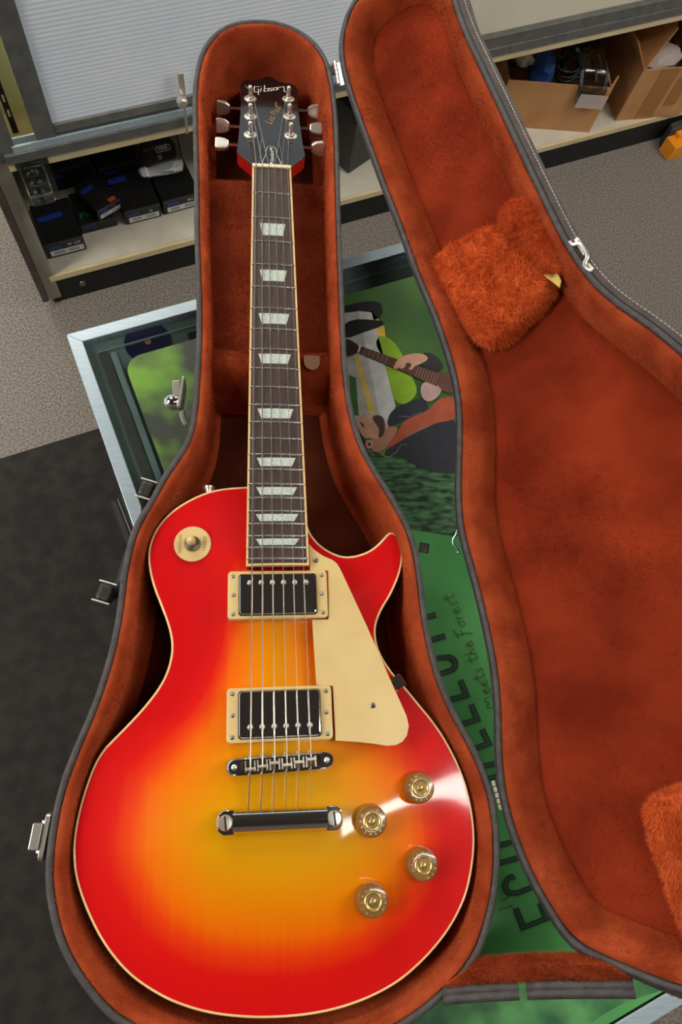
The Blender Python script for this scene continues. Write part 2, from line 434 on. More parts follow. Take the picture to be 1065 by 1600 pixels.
# bright inner profiles seen through the glass along the far and left side
MB().prism([(0.0385, 0.034), (0.0455, 0.034), (0.0455, 0.70), (0.0385, 0.70)], -0.011, -0.0068, fn=cfn).build('inner_strip', 'alu_strip', t)
MB().prism([(0.026, 0.028), (0.60, 0.028), (0.60, 0.0295), (0.026, 0.0295)], -0.011, -0.0068, fn=cfn).build('inner_strip', 'alu_strip', t)
MB().prism([(0.026, 0.031), (0.036, 0.031), (0.036, 0.70), (0.026, 0.70)], -0.013, -0.0075, fn=cfn).build('inner_strip', 'alu_dark', t)
# things on the counter's inner shelf
c = at(231, 534, ZT - 0.009)
dm = MB().lathe([(0.001, 0.0), (0.027, 0.0), (0.027, 0.0016), (0.001, 0.0016)], (c[0], c[1], ZT - 0.0111), 48)
M['disc_blue'] = pmat('navy_disc', (30, 34, 78), (44, 48, 98), 60, 0.3)
M['disc_label'] = pmat('orange_label', (206, 132, 96))
M['card_black'] = pmat('black_card', (34, 36, 36), rough=0.6)
t2 = thing('record_disc', 'navy blue disc with orange centre seen through the counter glass', 'disc', (c[0], c[1], ZT - 0.0111))
dm.build('disc', 'disc_blue', t2, smooth='auto')
MB().lathe([(0.001, 0), (0.0036, 0), (0.0036, 0.0008), (0.001, 0.0008)], (c[0], c[1], ZT - 0.0094), 24).build('centre_label', 'disc_label', t2)
c = cfn(0.165, 0.0, 0)
t2 = thing('string_packet', 'flat dark packet with white print beside the navy disc under the glass', 'packet', tuple(cfn(0.175, 0.085, -0.0111)))
MB().prism(rrect(0.175, 0.085, 0.09, 0.10, 0.004), -0.0111, -0.0085, fn=cfn).build('packet_body', 'card_black', t2, bevel=0.001)
mb = MB(); text_mb(mb, '0.34', 0.010, plane_fn(cfn(0.150, 0.043, -0.0083), UY, UX, UZ)); mb.build('print', 'white_ink', t2)

# ------------------------------------------------------------------ forest poster lying on the glass
PZ = ZT + 0.0006
PX0, PX1, PY0, PY1 = 0.0495, 0.60, 0.0525, 0.8505
t = thing('counter_poster', 'large green forest poster with printed guitarist lying on the counter glass', 'poster', tuple(cfn(0.32, 0.45, 0.0006)))
M['p_green'] = pmat('print_green', (66, 138, 74), (96, 172, 96), 7, 0.35, coat=0.4, detail=3)
M['p_bokeh'] = pmat('print_foliage', (62, 68, 58), (112, 160, 52), 17, 0.35, coat=0.4, detail=2, ramp=(0.42, 0.62))
M['p_bark'] = pmat('print_bark', (22, 36, 30), (84, 128, 84), 90, 0.35, coat=0.4, stretch=(0.7, 2.4, 1), detail=8)
M['p_leaf'] = pmat('print_leaf', (46, 96, 62), (96, 160, 96), 30, 0.35, coat=0.4)
PC = {'road': (168, 166, 160), 'road2': (188, 190, 186), 'yellow': (208, 176, 76), 'grass': (132, 166, 44), 'grass2': (62, 98, 50), 'black': (30, 31, 32),
      'head': (46, 40, 38), 'nutw': (214, 208, 200), 'neck': (84, 56, 50), 'skin': (190, 142, 118), 'skin2': (164, 116, 94), 'navy': (46, 48, 58),
      'wood': (176, 146, 140), 'sound': (96, 66, 54), 'shirt': (158, 78, 54), 'jacket': (46, 46, 52), 'beard': (78, 58, 52), 'hair': (40, 34, 32), 'fret': (150, 120, 105), 'seam': (110, 110, 116)}
for k, cval in PC.items(): M['p_' + k] = pmat('print_' + k, cval, tuple(int(min(255, q * 1.12)) for q in cval), 60, 0.35, coat=0.4)
mb = MB(); mb.prism(rrect((PX0 + PX1) / 2, (PY0 + PY1) / 2, PX1 - PX0, PY1 - PY0, 0.022, seg=8), 0.0004, 0.0022, fn=cfn)
mb.build('sheet', 'p_green', t, bevel=0.0004)
def pz(u, v, k=0): return at(u, v, ZT + 0.0022 + 0.00012 * k)
def pprint(name, polys, k=1):
    # flat printed shapes; every entry is (colour, layer, points in photo pixels)
    mats = []; mb = MB()
    for col, lay, P in polys:
        if col not in mats: mats.append(col)
        P = resample(P, max(16, len(P) * 4), 2) if col in SOFT and len(P) > 4 else P
        vs = [pz(u, v, lay) for u, v in P]; mb.add(vs, [tuple(range(len(vs)))], mats.index(col))
    o = mb.build(name, ['p_' + q for q in mats], t)
    bm = bmesh.new(); bm.from_mesh(o.data); bmesh.ops.triangulate(bm, faces=bm.faces)
    for f in bm.faces:
        if f.normal.z < 0: f.normal_flip()
    bm.to_mesh(o.data); bm.free(); return o
SOFT = ('skin', 'skin2', 'beard', 'hair', 'jacket', 'navy', 'shirt', 'wood', 'sound', 'head', 'black', 'grass', 'leaf')
def C8(L): return [(520 + a / 5.071, 520 + b / 5.071) for a, b in L]
# the far left corner print (rounded like the sheet)
crn = rrect((PX0 + 0.30) / 2, (PY0 + 0.33) / 2, 0.30 - PX0, 0.33 - PY0, 0.021, seg=8)
mb = MB(); mb.prism(crn, 0.00225, 0.00232, fn=cfn); mb.build('print_foliage', 'p_bokeh', t)
mb = MB(); mb.prism([(0.3002, PY0 + 0.0005), (PX1 - 0.03, PY0 + 0.0005), (PX1 - 0.03, 0.345), (0.22, 0.345), (0.22, 0.3302), (0.3002, 0.3302)], 0.00225, 0.00232, fn=cfn)
M['p_hill'] = pmat('print_hillside', (52, 84, 44), (84, 122, 58), 9, 0.35, coat=0.4, detail=2); mb.build('print_hillside', 'p_hill', t)
pprint('print_backdrop', [
    ('black', 3, [(520, 482), (590, 466), (600, 486), (592, 500), (536, 512), (520, 505)]),
    ('yellow', 3, [(540, 488), (580, 486), (600, 510), (604, 540), (560, 545), (536, 530)]),
    ('road', 4, [(530, 490), (562, 486), (580, 540), (600, 560), (618, 634), (606, 668), (595, 678), (548, 650), (536, 590)]),
    ('road2', 5, [(560, 486), (580, 488), (600, 560), (617, 636), (602, 664), (592, 645)]),
    ('grass', 5, [(590, 522), (618, 532), (642, 585), (656, 618), (617, 640), (600, 560), (586, 540)]),
    ('yellow', 6, [(553, 556), (560, 556), (586, 646), (577, 646)]), ('black', 6, [(536, 498), (600, 500), (602, 508), (560, 522), (536, 532)]),
    ('grass2', 6, [(545, 586), (556, 590), (560, 650), (548, 648)])])
pprint('print_guitarist', [
    ('jacket', 7, C8([(380, 950), (580, 830), (790, 720), (1010, 660), (1010, 1120), (830, 1110), (700, 1080), (560, 985), (430, 985)])),
    ('navy', 8, C8([(425, 745), (440, 650), (500, 590), (690, 512), (730, 540), (770, 600), (660, 650), (560, 690), (480, 725)])),
    ('shirt', 9, C8([(560, 690), (760, 620), (840, 510), (1010, 500), (1010, 680), (780, 720), (580, 830), (410, 935), (450, 860), (530, 760)])),
    ('skin2', 10, C8([(300, 830), (400, 790), (420, 745), (530, 740), (470, 840), (400, 935), (320, 950), (300, 900)])),
    ('hair', 10, C8([(140, 640), (185, 690), (215, 800), (262, 850), (250, 920), (320, 985), (250, 960), (180, 850), (140, 740)])),
    ('skin', 11, C8([(165, 675), (195, 685), (235, 645), (262, 648), (280, 685), (330, 655), (390, 655), (412, 700), (420, 750), (400, 830), (340, 845), (300, 830), (245, 838), (205, 770)])),
    ('beard', 12, C8([(310, 665), (335, 652), (385, 655), (412, 700), (412, 780), (390, 830), (355, 835), (370, 770), (345, 730), (318, 695)])),
    ('hair', 12, C8([(210, 700), (235, 715), (250, 745), (240, 750), (222, 728)])),
    ('skin', 12, C8([(255, 855), (295, 845), (320, 870), (315, 910), (280, 920), (258, 895)])),
    ('beard', 13, C8([(275, 870), (300, 868), (300, 895), (280, 900)])),
    ('head', 13, C8([(90, 40), (150, 60), (215, 110), (190, 165), (110, 195), (90, 180)])),
    ('wood', 13, C8([(690, 440), (720, 385), (800, 390), (870, 440), (840, 500), (790, 540), (740, 548), (700, 505)])),
    ('sound', 14, C8([(820, 325), (960, 290), (1000, 480), (880, 475), (820, 405)])),
    ('neck', 15, C8([(222, 105), (500, 205), (860, 325), (825, 425), (470, 270), (200, 158)])),
    ('nutw', 16, C8([(212, 100), (224, 104), (202, 160), (192, 156)])),
    ('jacket', 16, C8([(690, 160), (795, 155), (890, 270), (800, 318), (680, 250)])),
    ('skin', 17, C8([(472, 285), (510, 210), (560, 180), (650, 160), (720, 168), (765, 205), (690, 250), (645, 262), (625, 297), (596, 290), (600, 262), (572, 262), (560, 284), (536, 284), (520, 270), (500, 292)])),
    ('beard', 18, C8([(575, 238), (615, 236), (622, 262), (596, 285), (575, 272)]))] +
    [('fret', 16, C8([(222 + f * 34 + 40, 120 + f * 12.6), (226 + f * 34 + 40, 121 + f * 12.6), (204 + f * 34 + 40, 176 + f * 13.5), (200 + f * 34 + 40, 175 + f * 13.5)])) for f in range(6)] +
    [('fret', 16, C8([(680 + f * 22, 268 + f * 7.6), (684 + f * 22, 269 + f * 7.6), (650 + f * 22, 349 + f * 9.5), (646 + f * 22, 348 + f * 9.5)])) for f in range(8)] +
    [('seam', 10, C8([(560, 832), (680, 770), (790, 722), (792, 728), (682, 778), (564, 838)])), ('seam', 10, C8([(440, 985), (500, 940), (540, 880), (590, 885), (590, 890), (544, 886), (506, 946), (448, 990)])),
     ('seam', 10, C8([(520, 655), (600, 665), (700, 625), (700, 630), (600, 671), (520, 661)]))])
pprint('print_bark', [('bark', 3, [(556, 690), (604, 716), (640, 712), (710, 738), (770, 750), (770, 846), (700, 836), (640, 826), (590, 770)])])
o = pprint('print_leaves', [('leaf', 3, [(640, 1560), (760, 1552), (1040, 1515), (1060, 1540), (985, 1562), (930, 1590), (880, 1640), (560, 1640)])])
# big outlined lettering, running along the sheet, and the handwritten line above it
M['p_letter'] = pmat('print_letter', (28, 58, 36)); M['p_letter_line'] = pmat('print_letter_line', (70, 96, 74)); M['p_script'] = pmat('print_script', (62, 70, 38))
def L4(L): return [(660 + a / 5.325, 880 + b / 5.325) for a, b in L]
def L5(L): return [(720 + a / 5, 1180 + b / 5) for a, b in L]
def arc(cx, cy, rx, ry, a0, a1, n=10, rot=0):
    out = []
    for a in np.radians(np.linspace(a0, a1, n)):
        x, y = rx * math.cos(a), ry * math.sin(a); k = math.radians(rot)
        out.append((cx + x * math.cos(k) - y * math.sin(k), cy + x * math.sin(k) + y * math.cos(k)))
    return out
big = [L4([(10, 455), (110, 428)]), L4([(40, 650), (188, 602)]),
       L4([(120, 790)] + arc(215, 838, 58, 58, -110, 80) + [(120, 930)]),
       L4([(315, 970), (368, 1098), (190, 1145)]), L4([(405, 1172), (458, 1298), (280, 1352)]), L4([(495, 1378), (552, 1500), (370, 1560)]),
       L5([(100, 98), (330, 55)]), L5([(130, 205), (330, 150)]), L5([(260, 715), (420, 672)]), L5([(270, 850), (450, 800)]),
       L5([(420, 945)] + arc(400, 1015, 52, 64, -80, -250) + [(440, 1075), (560, 1030)]), L5([(430, 1195), (490, 1345), (670, 1275), (620, 1150)])]
pf = lambda lay: (lambda x, y, z: pz(x, y, lay))
for L in big:
    mb = MB(); ribbon(mb, L, 9.0, pf(8)); o = mb.build('printed_letter', 'p_letter', t)
    mb = MB(); ribbon(mb, L, 1.0, pf(10)); mb.build('centre_line', 'p_letter_line', o)
for q in ([(795, 1402), (782, 1408)], [(801, 1415), (778, 1422)]):
    mb = MB(); ribbon(mb, q, 1.6, pf(8)); mb.build('printed_dash', 'p_letter', t)
# handwriting: 'Meets the Forest', stroke by stroke, bottom to top
HW = {'M': (1.9, [[(0, 0), (0.3, 1.9), (0.8, 0.5), (1.4, 1.9), (1.6, 0)]]), 'e': (0.9, [[(0, 0.5), (0.6, 0.55), (0.65, 0.9), (0.3, 1), (0, 0.6), (0.05, 0.15), (0.4, 0), (0.85, 0.3)]]),
      't': (0.85, [[(0.45, 1.9), (0.2, 0.3), (0.4, 0), (0.75, 0.2)], [(-0.15, 1.15), (0.9, 1.3)]]), 's': (0.85, [[(0.65, 0.95), (0.25, 1), (0.15, 0.7), (0.5, 0.4), (0.4, 0.05), (0, 0.05)]]),
      'h': (0.95, [[(0.35, 1.9), (0, 0)], [(0.05, 0.5), (0.4, 1), (0.62, 0.8), (0.55, 0.1), (0.85, 0.15)]]), 'F': (1.15, [[(0.45, 1.85), (0.2, 0), (-0.2, -0.5)], [(-0.1, 1.75), (1.3, 2.1)], [(0.1, 0.95), (0.9, 1.1)]]),
      'o': (0.9, [[(0.35, 1), (0.02, 0.7), (0.05, 0.15), (0.4, 0), (0.68, 0.4), (0.55, 0.95), (0.35, 1), (0.85, 0.95)]]), 'r': (0.8, [[(0.15, 1), (0.05, 0)], [(0.1, 0.55), (0.4, 1), (0.7, 0.9)]]), ' ': (0.6, [])}
mb = MB(); cx_ = 0.0; hd_ = np.array((-0.353, -0.936)); hu_ = np.array((-0.936, 0.353)); h0_ = np.array((776.0, 1104.0))
for ch in 'Meets the Forest':
    adv, strokes = HW[ch]
    for q in strokes:
        P = resample([h0_ + hd_ * (cx_ + a_ * 1.15) * 10.2 + hu_ * b_ * 10.2 for a_, b_ in q], 16, 2, False)
        ribbon(mb, P, 1.25, pf(9))
    cx_ += adv * 1.28
mb.build('print_handwriting', 'p_script', t)

# two-line metal trim on the mat beside the counter
A, B2 = at(178.5, 779, 0.02), at(201.5, 838, 0.02); t3 = thing('metal_trim_strip', 'pair of thin bright metal edges on the black mat beside the counter', 'trim', (A[0], A[1], 0.0085))
for k in (0, 0.008):
    d = (B2 - A) / np.linalg.norm(B2 - A); sd = np.array((-d[1], d[0], 0))
    MB().tube([A + sd * k + UZ * -0.0085, B2 + sd * k + d * 0.1 + UZ * -0.0085], 0.0028, 6).build('edge', 'chrome', t3)
MB().prism([(0, -0.012), (0.2, -0.012), (0.2, 0.02), (0, 0.02)], 0.0085, 0.0095, fn=plane_fn((A[0], A[1], 0), d, sd, UZ)).build('base_strip', 'kick', t3)

# ------------------------------------------------------------------ long store cabinet behind the aisle
A0 = at(80, 475, 0.0); CYAW = math.radians(21.0)
VX = np.array((math.cos(CYAW), math.sin(CYAW), 0)); VY = np.array((-math.sin(CYAW), math.cos(CYAW), 0))
kfn = plane_fn(A0, VX, VY, UZ)                             # cabinet frame: along, back, up
def kF(u, v, d=0.0):
    p = onplane(u, v, A0 + VY * d, VY); return float((p - A0) @ VX), float(p[2])
def kS(u, v, h):
    p = at(u, v, h); return float((p - A0) @ VX), float((p - A0) @ VY)
def kbox(s0, s1, d0, d1, h0, h1): return MB().prism([(s0, d0), (s1, d0), (s1, d1), (s0, d1)], h0, h1, fn=kfn)
M['ribbed'] = pmat('ribbed_white_panel', (226, 235, 247), (236, 243, 250), 5, 0.25, coat=0.5)
M['cream_panel'] = pmat('cream_panel', (214, 206, 182), (222, 215, 194), 4, 0.4)
M['grey_panel'] = pmat('grey_end_panel', (136, 130, 118), (152, 146, 133), 20, 0.6)
M['lit_panel'] = pmat('pale_yellow_panel', (226, 226, 178), (234, 234, 192), 8, 0.6)
M['dark_inside'] = pmat('dark_inside', (30, 27, 25), rough=0.8)
SL, SR, DD, HT = 0.0, 3.2, 0.46, 1.02
t = thing('display_cabinet', 'long low store cabinet with sliding door panels and open bottom shelf', 'cabinet', tuple(kfn(1.5, 0.2, 0)))
kbox(0.012, SR, 0.002, 0.02, 0.0, 0.086).build('kickboard', 'kick', t)
kbox(0.012, SR, 0.02, DD, 0.0, 0.086).build('plinth', 'kick', t)
o = kbox(0.02, SR, 0.006, DD, 0.0865, 0.105).build('bottom_shelf', 'laminate', t)
kbox(0.02, SR, -0.004, 0.0058, 0.0865, 0.1048).build('shelf_edge', 'wood_edge', t, bevel=0.001)
kbox(0.02, SR, DD - 0.012, DD, 0.106, HT).build('back_panel', 'dark_inside', t)
kbox(0.0, 0.02, 0.03, DD, 0.0, HT).build('end_panel', 'grey_panel', t)
kbox(SR, SR + 0.02, 0.0, DD, 0.0, HT).build('end_panel', 'grey_panel', t)
kbox(0.02, SR, 0.012, DD - 0.013, 0.447, 0.47).build('deck_board', 'wood_edge', t)
kbox(0.03, SR, -0.006, 0.0118, 0.447, 0.4695).build('deck_edge', 'wood_edge', t, bevel=0.001)
kbox(0.03, SR, -0.012, 0.03, 0.4702, 0.492).build('lower_track', 'alu_grey', t, bevel=0.001)
kbox(0.05, SR, -0.007, -0.002, 0.4922, 0.506).build('track_lip', 'aluminium', t)
kbox(0.05, SR, 0.008, 0.012, 0.4922, 0.512).build('track_lip', 'aluminium', t)
kbox(0.0, SR, 0.0, DD, HT, HT + 0.03).build('top_board', 'alu_grey', t)
kbox(0.0, 0.032, -0.002, 0.03, 0.02, 0.47).build('corner_post', 'grey_panel', t, bevel=0.001)
kbox(0.014, 0.056, -0.004, 0.03, 0.4705, HT).build('corner_post', 'alu_grey', t, bevel=0.001)
kbox(-0.016, -0.0005, -0.012, 0.02, 0.03, 0.62).build('edge_strip', 'vinyl_brown', t)
MB().lathe([(0.001, 0), (0.009, 0), (0.008, 0.003), (0.001, 0.0035)], kfn(*((lambda q: (q[0], 0.001, q[1]))(kF(129, 443)))), 14, np.stack([VX, UZ, -VY], 1)).build('kick_button', 'screw', t, smooth='auto')
kbox(0.056, 0.3, 0.12, 0.125, 0.4705, HT).build('inner_back_panel', 'lit_panel', t)
kbox(0.062, 0.074, 0.045, 0.052, 0.49, HT).build('slotted_standard', 'kick', t)
for k in range(12): kbox(0.0660, 0.0700, 0.0443, 0.0452, 0.53 + k * 0.034, 0.546 + k * 0.034).build('slot', 'lit_panel', t)
M['teal_edge'] = pmat('teal_glass_edge', (70, 150, 138), rough=0.2)
kbox(0.056, 0.3, 0.05, 0.118, 0.70, 0.706).build('glass_shelf', 'teal_edge', t)
MB().tube([kfn(0.06, 0.07, 0.93), kfn(0.30, 0.07, 0.93)], 0.008, 8).build('cabinet_lamp', 'tube_lamp', t)
# first sliding door: aluminium frame with a ribbed white panel
st0, st1, dr = 0.100, 0.140, 0.95
stile = MB(); stile.prism([(st0, -0.004), (st1, -0.004), (st1, 0.006), (st0, 0.006)], 0.507, HT, fn=kfn)
d1 = stile.build('door_stile', 'alu_grey', t, bevel=0.001)
kbox(st1, dr, -0.003, 0.005, 0.5125, 0.534).build('door_rail', 'alu_dark', t, bevel=0.003)
pn = MB(); n = 56; dh = (HT - 0.534) / n
R = []
for k in range(n * 4 + 1):
    h = 0.534 + k * dh / 4; d = 0.0012 - 0.00035 * (k % 4 in (1, 2))
    R.append([kfn(st1, d, h), kfn(dr, d, h)])
pn.rings(R, closed=False).build('ribbed_door_panel', 'ribbed', t, smooth=True)
kbox(dr, SR, 0.0075, 0.0115, 0.513, HT).build('cream_door_panel', 'cream_panel', t)
kbox(dr, SR, -0.0085, 0.0070, 0.492, 0.52).build('door_rail', 'alu_grey', t, bevel=0.001)
# showcase lock on the track
lk = kF(286, 150, -0.02); l0 = kfn(lk[0], -0.02, lk[1] - 0.005)
t4 = thing('showcase_lock', 'small chrome ratchet lock hanging on the sliding door track', 'lock', tuple(l0))
MB().box(l0 + UZ * 0.03 + VY * 0.006, (0.012, 0.01, 0.05), rotz(CYAW)).build('lock_plate', 'nickel', t4, bevel=0.001)
MB().lathe([(0.001, 0), (0.009, 0), (0.011, 0.004), (0.011, 0.014), (0.008, 0.017), (0.001, 0.017)], l0 + VX * -0.006, 14, np.stack([VX, UZ, -VY], 1)).build('lock_barrel', 'nickel', t4, smooth='auto')
MB().box(l0 + UZ * -0.05, (0.006, 0.004, 0.075), rotz(CYAW)).build('lock_bar', 'chrome', t4)

# small black cartons with barcode labels on the bottom shelf
M['carton'] = pmat('black_carton', (24, 24, 25), (32, 32, 34), 30, 0.45)
M['label_white'] = pmat('white_label', (206, 204, 198), rough=0.5)
M['ink_black'] = pmat('barcode_ink', (40, 38, 36), rough=0.5)
M['blue_print'] = pmat('blue_print', (28, 60, 150), rough=0.5)
M['grey_print'] = pmat('grey_print', (120, 120, 120), rough=0.5)
M['green_print'] = pmat('green_print', (60, 180, 60), rough=0.5)
M['red_print'] = pmat('red_print', (190, 80, 40), rough=0.5)
HS = 0.1055
def carton(s, d, wd, dp, h0, hh, yaw, label, marks=('blue',), lab=True, text='', front='', tint='white_ink'):
    ca, sa = math.cos(yaw), math.sin(yaw)
    ex = VX * ca + VY * sa; ey = -VX * sa + VY * ca
    o0 = kfn(s, d, h0); f = plane_fn(o0, ex, ey, UZ)
    t = thing('pedal_carton', label, 'box', tuple(o0), 'black cartons on the bottom shelf')
    b = MB().prism([(0, 0), (wd, 0), (wd, dp), (0, dp)], 0, hh, fn=f).build('carton_body', 'carton', t, bevel=0.0012)
    MB().prism([(0.001, -0.0004), (wd - 0.001, -0.0004), (wd - 0.001, 0), (0.001, 0)], hh * 0.88, hh * 0.885, fn=f).build('lid_seam', 'grey_print', t)
    ff = plane_fn(o0, ex, UZ, -ey)                          # front face: along, up, out
    if lab:
        lb = MB().prism([(wd * 0.1, hh * 0.12), (wd * 0.95, hh * 0.12), (wd * 0.95, hh * 0.46), (wd * 0.1, hh * 0.46)], 0.0003, 0.0007, fn=ff).build('barcode_label', 'label_white', t)
        mb = MB(); rs = random.Random(int(s * 1000))
        for x0, x1 in ((0.2, 0.44), (0.58, 0.84)):
            x = x0
            while x < x1:
                ww = rs.choice((0.012, 0.02, 0.03)); mb.add([ff(wd * a, hh * bq, 0.00085) for a, bq in ((x, 0.2), (x + ww * 0.6, 0.2), (x + ww * 0.6, 0.4), (x, 0.4))], [(0, 1, 2, 3)]); x += ww * 1.3
        mb.build('barcode', 'ink_black', lb, kind='stuff')
    if front:
        mb = MB(); text_mb(mb, front, hh * 0.24, plane_fn(ff(wd * 0.74, hh * 0.66, 0.0006), ex, UZ, -ey)); mb.build('front_print', tint, t)
    MB().prism([(wd * 0.12, hh * 0.56), (wd * 0.42, hh * 0.6), (wd * 0.42, hh * 0.76), (wd * 0.12, hh * 0.72)], 0.0003, 0.0006, fn=ff).build('front_mark', 'blue_print', t)
    for k, (mk, mx, my, mw, mh, mr) in enumerate(marks):
        P = rrect(mx * wd, my * dp, mw * wd, mh * dp, 0.0008, mr, 2)
        if text and k == 0:
            mb = MB(); c, s2 = math.cos(mr), math.sin(mr)
            text_mb(mb, text, mh * dp, plane_fn(f(mx * wd, my * dp, hh + 0.0004), ex * c + ey * s2, -ex * s2 + ey * c, UZ)); mb.build('top_print', mk, t)
        else: MB().prism(P, hh + 0.0001, hh + 0.0005, fn=f).build('top_print', mk, t)
    return t
BL = 'blue_print'
carton(0.035, 0.050, 0.098, 0.125, HS, 0.052, 0.0, 'black carton nearest the shelf front, by the grey corner post', ((BL, 0.4, 0.62, 0.62, 0.12, 0.06),), front='M 123')
carton(0.137, 0.098, 0.092, 0.105, HS, 0.030, 0.0, 'flat black carton with green print on top', (('green_print', 0.22, 0.28, 0.5, 0.24, 0.08),), lab=False, text='Pk')
carton(0.186, 0.098, 0.070, 0.10, HS + 0.0307, 0.034, 0.33, 'black carton turned askew with red and white marks', ((BL, 0.3, 0.7, 0.5, 0.12, 0.1), ('red_print', 0.75, 0.1, 0.28, 0.12, 0)), front='dL', tint='red_print')
carton(0.250, 0.092, 0.094, 0.12, HS, 0.048, 0.0, 'black carton right of the askew one with white barcode label', ((BL, 0.15, 0.85, 0.5, 0.14, 0.05),), front='tL')
carton(0.353, 0.094, 0.100, 0.12, HS, 0.048, 0.02, 'black carton half hidden by the guitar case with barcode label', ((BL, 0.3, 0.7, 0.4, 0.12, 0.05),), front='S01')
carton(0.085, 0.245, 0.13, 0.15, HS, 0.070, 0.08, 'larger black carton in the back row with tilted blue print', ((BL, 0.66, 0.5, 0.55, 0.16, 0.38),), lab=False)
carton(0.228, 0.222, 0.12, 0.15, HS, 0.070, 0.0, 'black carton in the back row beside the clear round pack', ((BL, 0.35, 0.5, 0.55, 0.14, 0.08),), lab=False)
carton(0.150, 0.310, 0.11, 0.10, HS + 0.0708, 0.080, 0.04, 'black carton stacked highest under the cabinet deck with barcode label', ((BL, 0.4, 0.6, 0.4, 0.1, 0),))
# round tin in a clear pack, leaning on the cartons
q = kF(246, 238, 0.21); c0 = kfn(q[0], 0.21, q[1])
e1 = VX * 0.98 + UZ * 0.03; e1 /= np.linalg.norm(e1); nn = -VY * 0.62 + UZ * 0.78; nn -= (nn @ e1) * e1; nn /= np.linalg.norm(nn); e2 = np.cross(nn, e1)
t4 = thing('clear_round_pack', 'black round tin in a square clear plastic pack leaning on the cartons', 'package', tuple(c0 - e2 * 0.06))
F4 = plane_fn(c0, e1, e2, nn); RM = np.stack([e1, e2, nn], 1)
MB().prism(rrect(0, 0, 0.118, 0.118, 0.02, -0.12), -0.014, 0.016, fn=F4).build('clear_shell', 'clear', t4, bevel=0.004)
MB().lathe([(0.001, -0.01), (0.046, -0.01), (0.048, -0.008), (0.048, 0.008), (0.045, 0.0105), (0.001, 0.0105)], c0, 40, RM).build('tin', 'black_plastic', t4, smooth='auto')
mb = MB(); ribbon(mb, rrect(0.014, 0.004, 0.036, 0.013, 0.004), 0.0012, F4, 0.0168, closed=True); mb.build('logo_frame', 'white_ink', t4)
mb = MB(); text_mb(mb, 'MXR', 0.012, plane_fn(F4(0.014, 0.004, 0.0168), e1, e2, nn)); mb.build('logo', 'white_ink', t4)
mb = MB(); text_mb(mb, 'guitar cable', 0.0065, plane_fn(F4(-0.02, 0.010, 0.0168), e1, e2, nn)); mb.build('print', 'grey_print', t4)
MB().lathe([(0.001, 0), (0.006, 0), (0.006, 0.0004), (0.001, 0.0004)], F4(0.0, -0.014, 0.0166), 16, RM).build('round_mark', 'grey_print', t4)
MB().prism([(-0.012, -0.052), (0.022, -0.056), (0.022, -0.05), (-0.012, -0.046)], 0.0166, 0.0172, fn=F4).build('print_strip', 'grey_print', t4)
# clear blister pack hanging at the corner post
q0 = kF(62, 288, -0.02); c0 = kfn(q0[0], -0.016, q0[1])
t4 = thing('blister_pack', 'empty clear blister pack hanging on the corner post', 'package', tuple(c0 - UZ * 0.06))
F4 = plane_fn(c0, VX, UZ, -VY)
MB().prism(rrect(0, 0, 0.066, 0.125, 0.005), -0.010, -0.008, fn=F4).build('backing', 'clear', t4)
MB().prism(rrect(-0.004, -0.004, 0.05, 0.105, 0.006), -0.0078, 0.006, fn=F4).build('bubble_tray', 'clear', t4, bevel=0.003)
for k in range(4): MB().ball(F4(-0.006, 0.035 - k * 0.026, 0.007), (0.014, 0.008, 0.008), 12, np.stack([VX, UZ, -VY], 1)).build('bubble', 'clear', t4, smooth=True)

# cardboard boxes at the right
M['cardboard'] = pmat('cardboard', (176, 126, 78), (192, 142, 92), 14, 0.75, bump=0.15, bscale=60)
M['cardboard_in'] = pmat('cardboard_inside', (150, 104, 64), (164, 116, 72), 14, 0.8)
M['tape'] = pmat('brown_tape', (158, 108, 62), rough=0.3)
def carton_box(pl, pr, dp, vtop, label, nm='cardboard_box'):
    a, b = kS(*pl, HS), kS(*pr, HS); A = kfn(a[0], a[1], HS); B = kfn(b[0], b[1], HS)
    wd = np.linalg.norm(B - A); ex = (B - A) / wd; ey = np.array((-ex[1], ex[0], 0))
    nrm = np.array((ex[1], -ex[0], 0)); T = onplane(vtop[0], vtop[1], A, nrm); hh = float(T[2] - HS)
    f = plane_fn(A, ex, ey, UZ); th = 0.004
    t = thing(nm, label, 'box', tuple(f(wd / 2, dp / 2, 0)), 'cardboard boxes on the bottom shelf')
    MB().prism([(0, 0), (wd, 0), (wd, dp), (0, dp)], 0, th, fn=f).build('bottom_panel', 'cardboard', t)
    MB().prism([(0, 0), (wd, 0), (wd, th), (0, th)], th, hh, fn=f).build('front_panel', 'cardboard', t)
    MB().prism([(0, dp - th), (wd, dp - th), (wd, dp), (0, dp)], th, hh, fn=f).build('rear_panel', 'cardboard_in', t)
    for x in (0, wd - th): MB().prism([(x, th), (x + th, th), (x + th, dp - th), (x, dp - th)], th, hh, fn=f).build('side_panel', 'cardboard_in', t)
    return t, f, wd, dp, hh, ex, ey
def slabq(P, th):
    P = [np.array(p) for p in P]; n = np.cross(P[1] - P[0], P[2] - P[0]); n = n / np.linalg.norm(n) * th
    return MB().add(P + [p + n for p in P], [(3, 2, 1, 0), (4, 5, 6, 7)] + [(i, (i + 1) % 4, 4 + (i + 1) % 4, 4 + i) for i in range(4)])
t1, f1, w1, d1_, h1, ex1, ey1 = carton_box((768, 196), (919.6, 207), 0.24, (961, 139), 'open cardboard box filled with black cables and a blue pouch')
slabq([f1(0, 0.24, h1), f1(w1, 0.24, h1), f1(w1, 0.29, h1 + 0.05), f1(0, 0.29, h1 + 0.05)], 0.004).build('rear_flap', 'cardboard_in', t1)
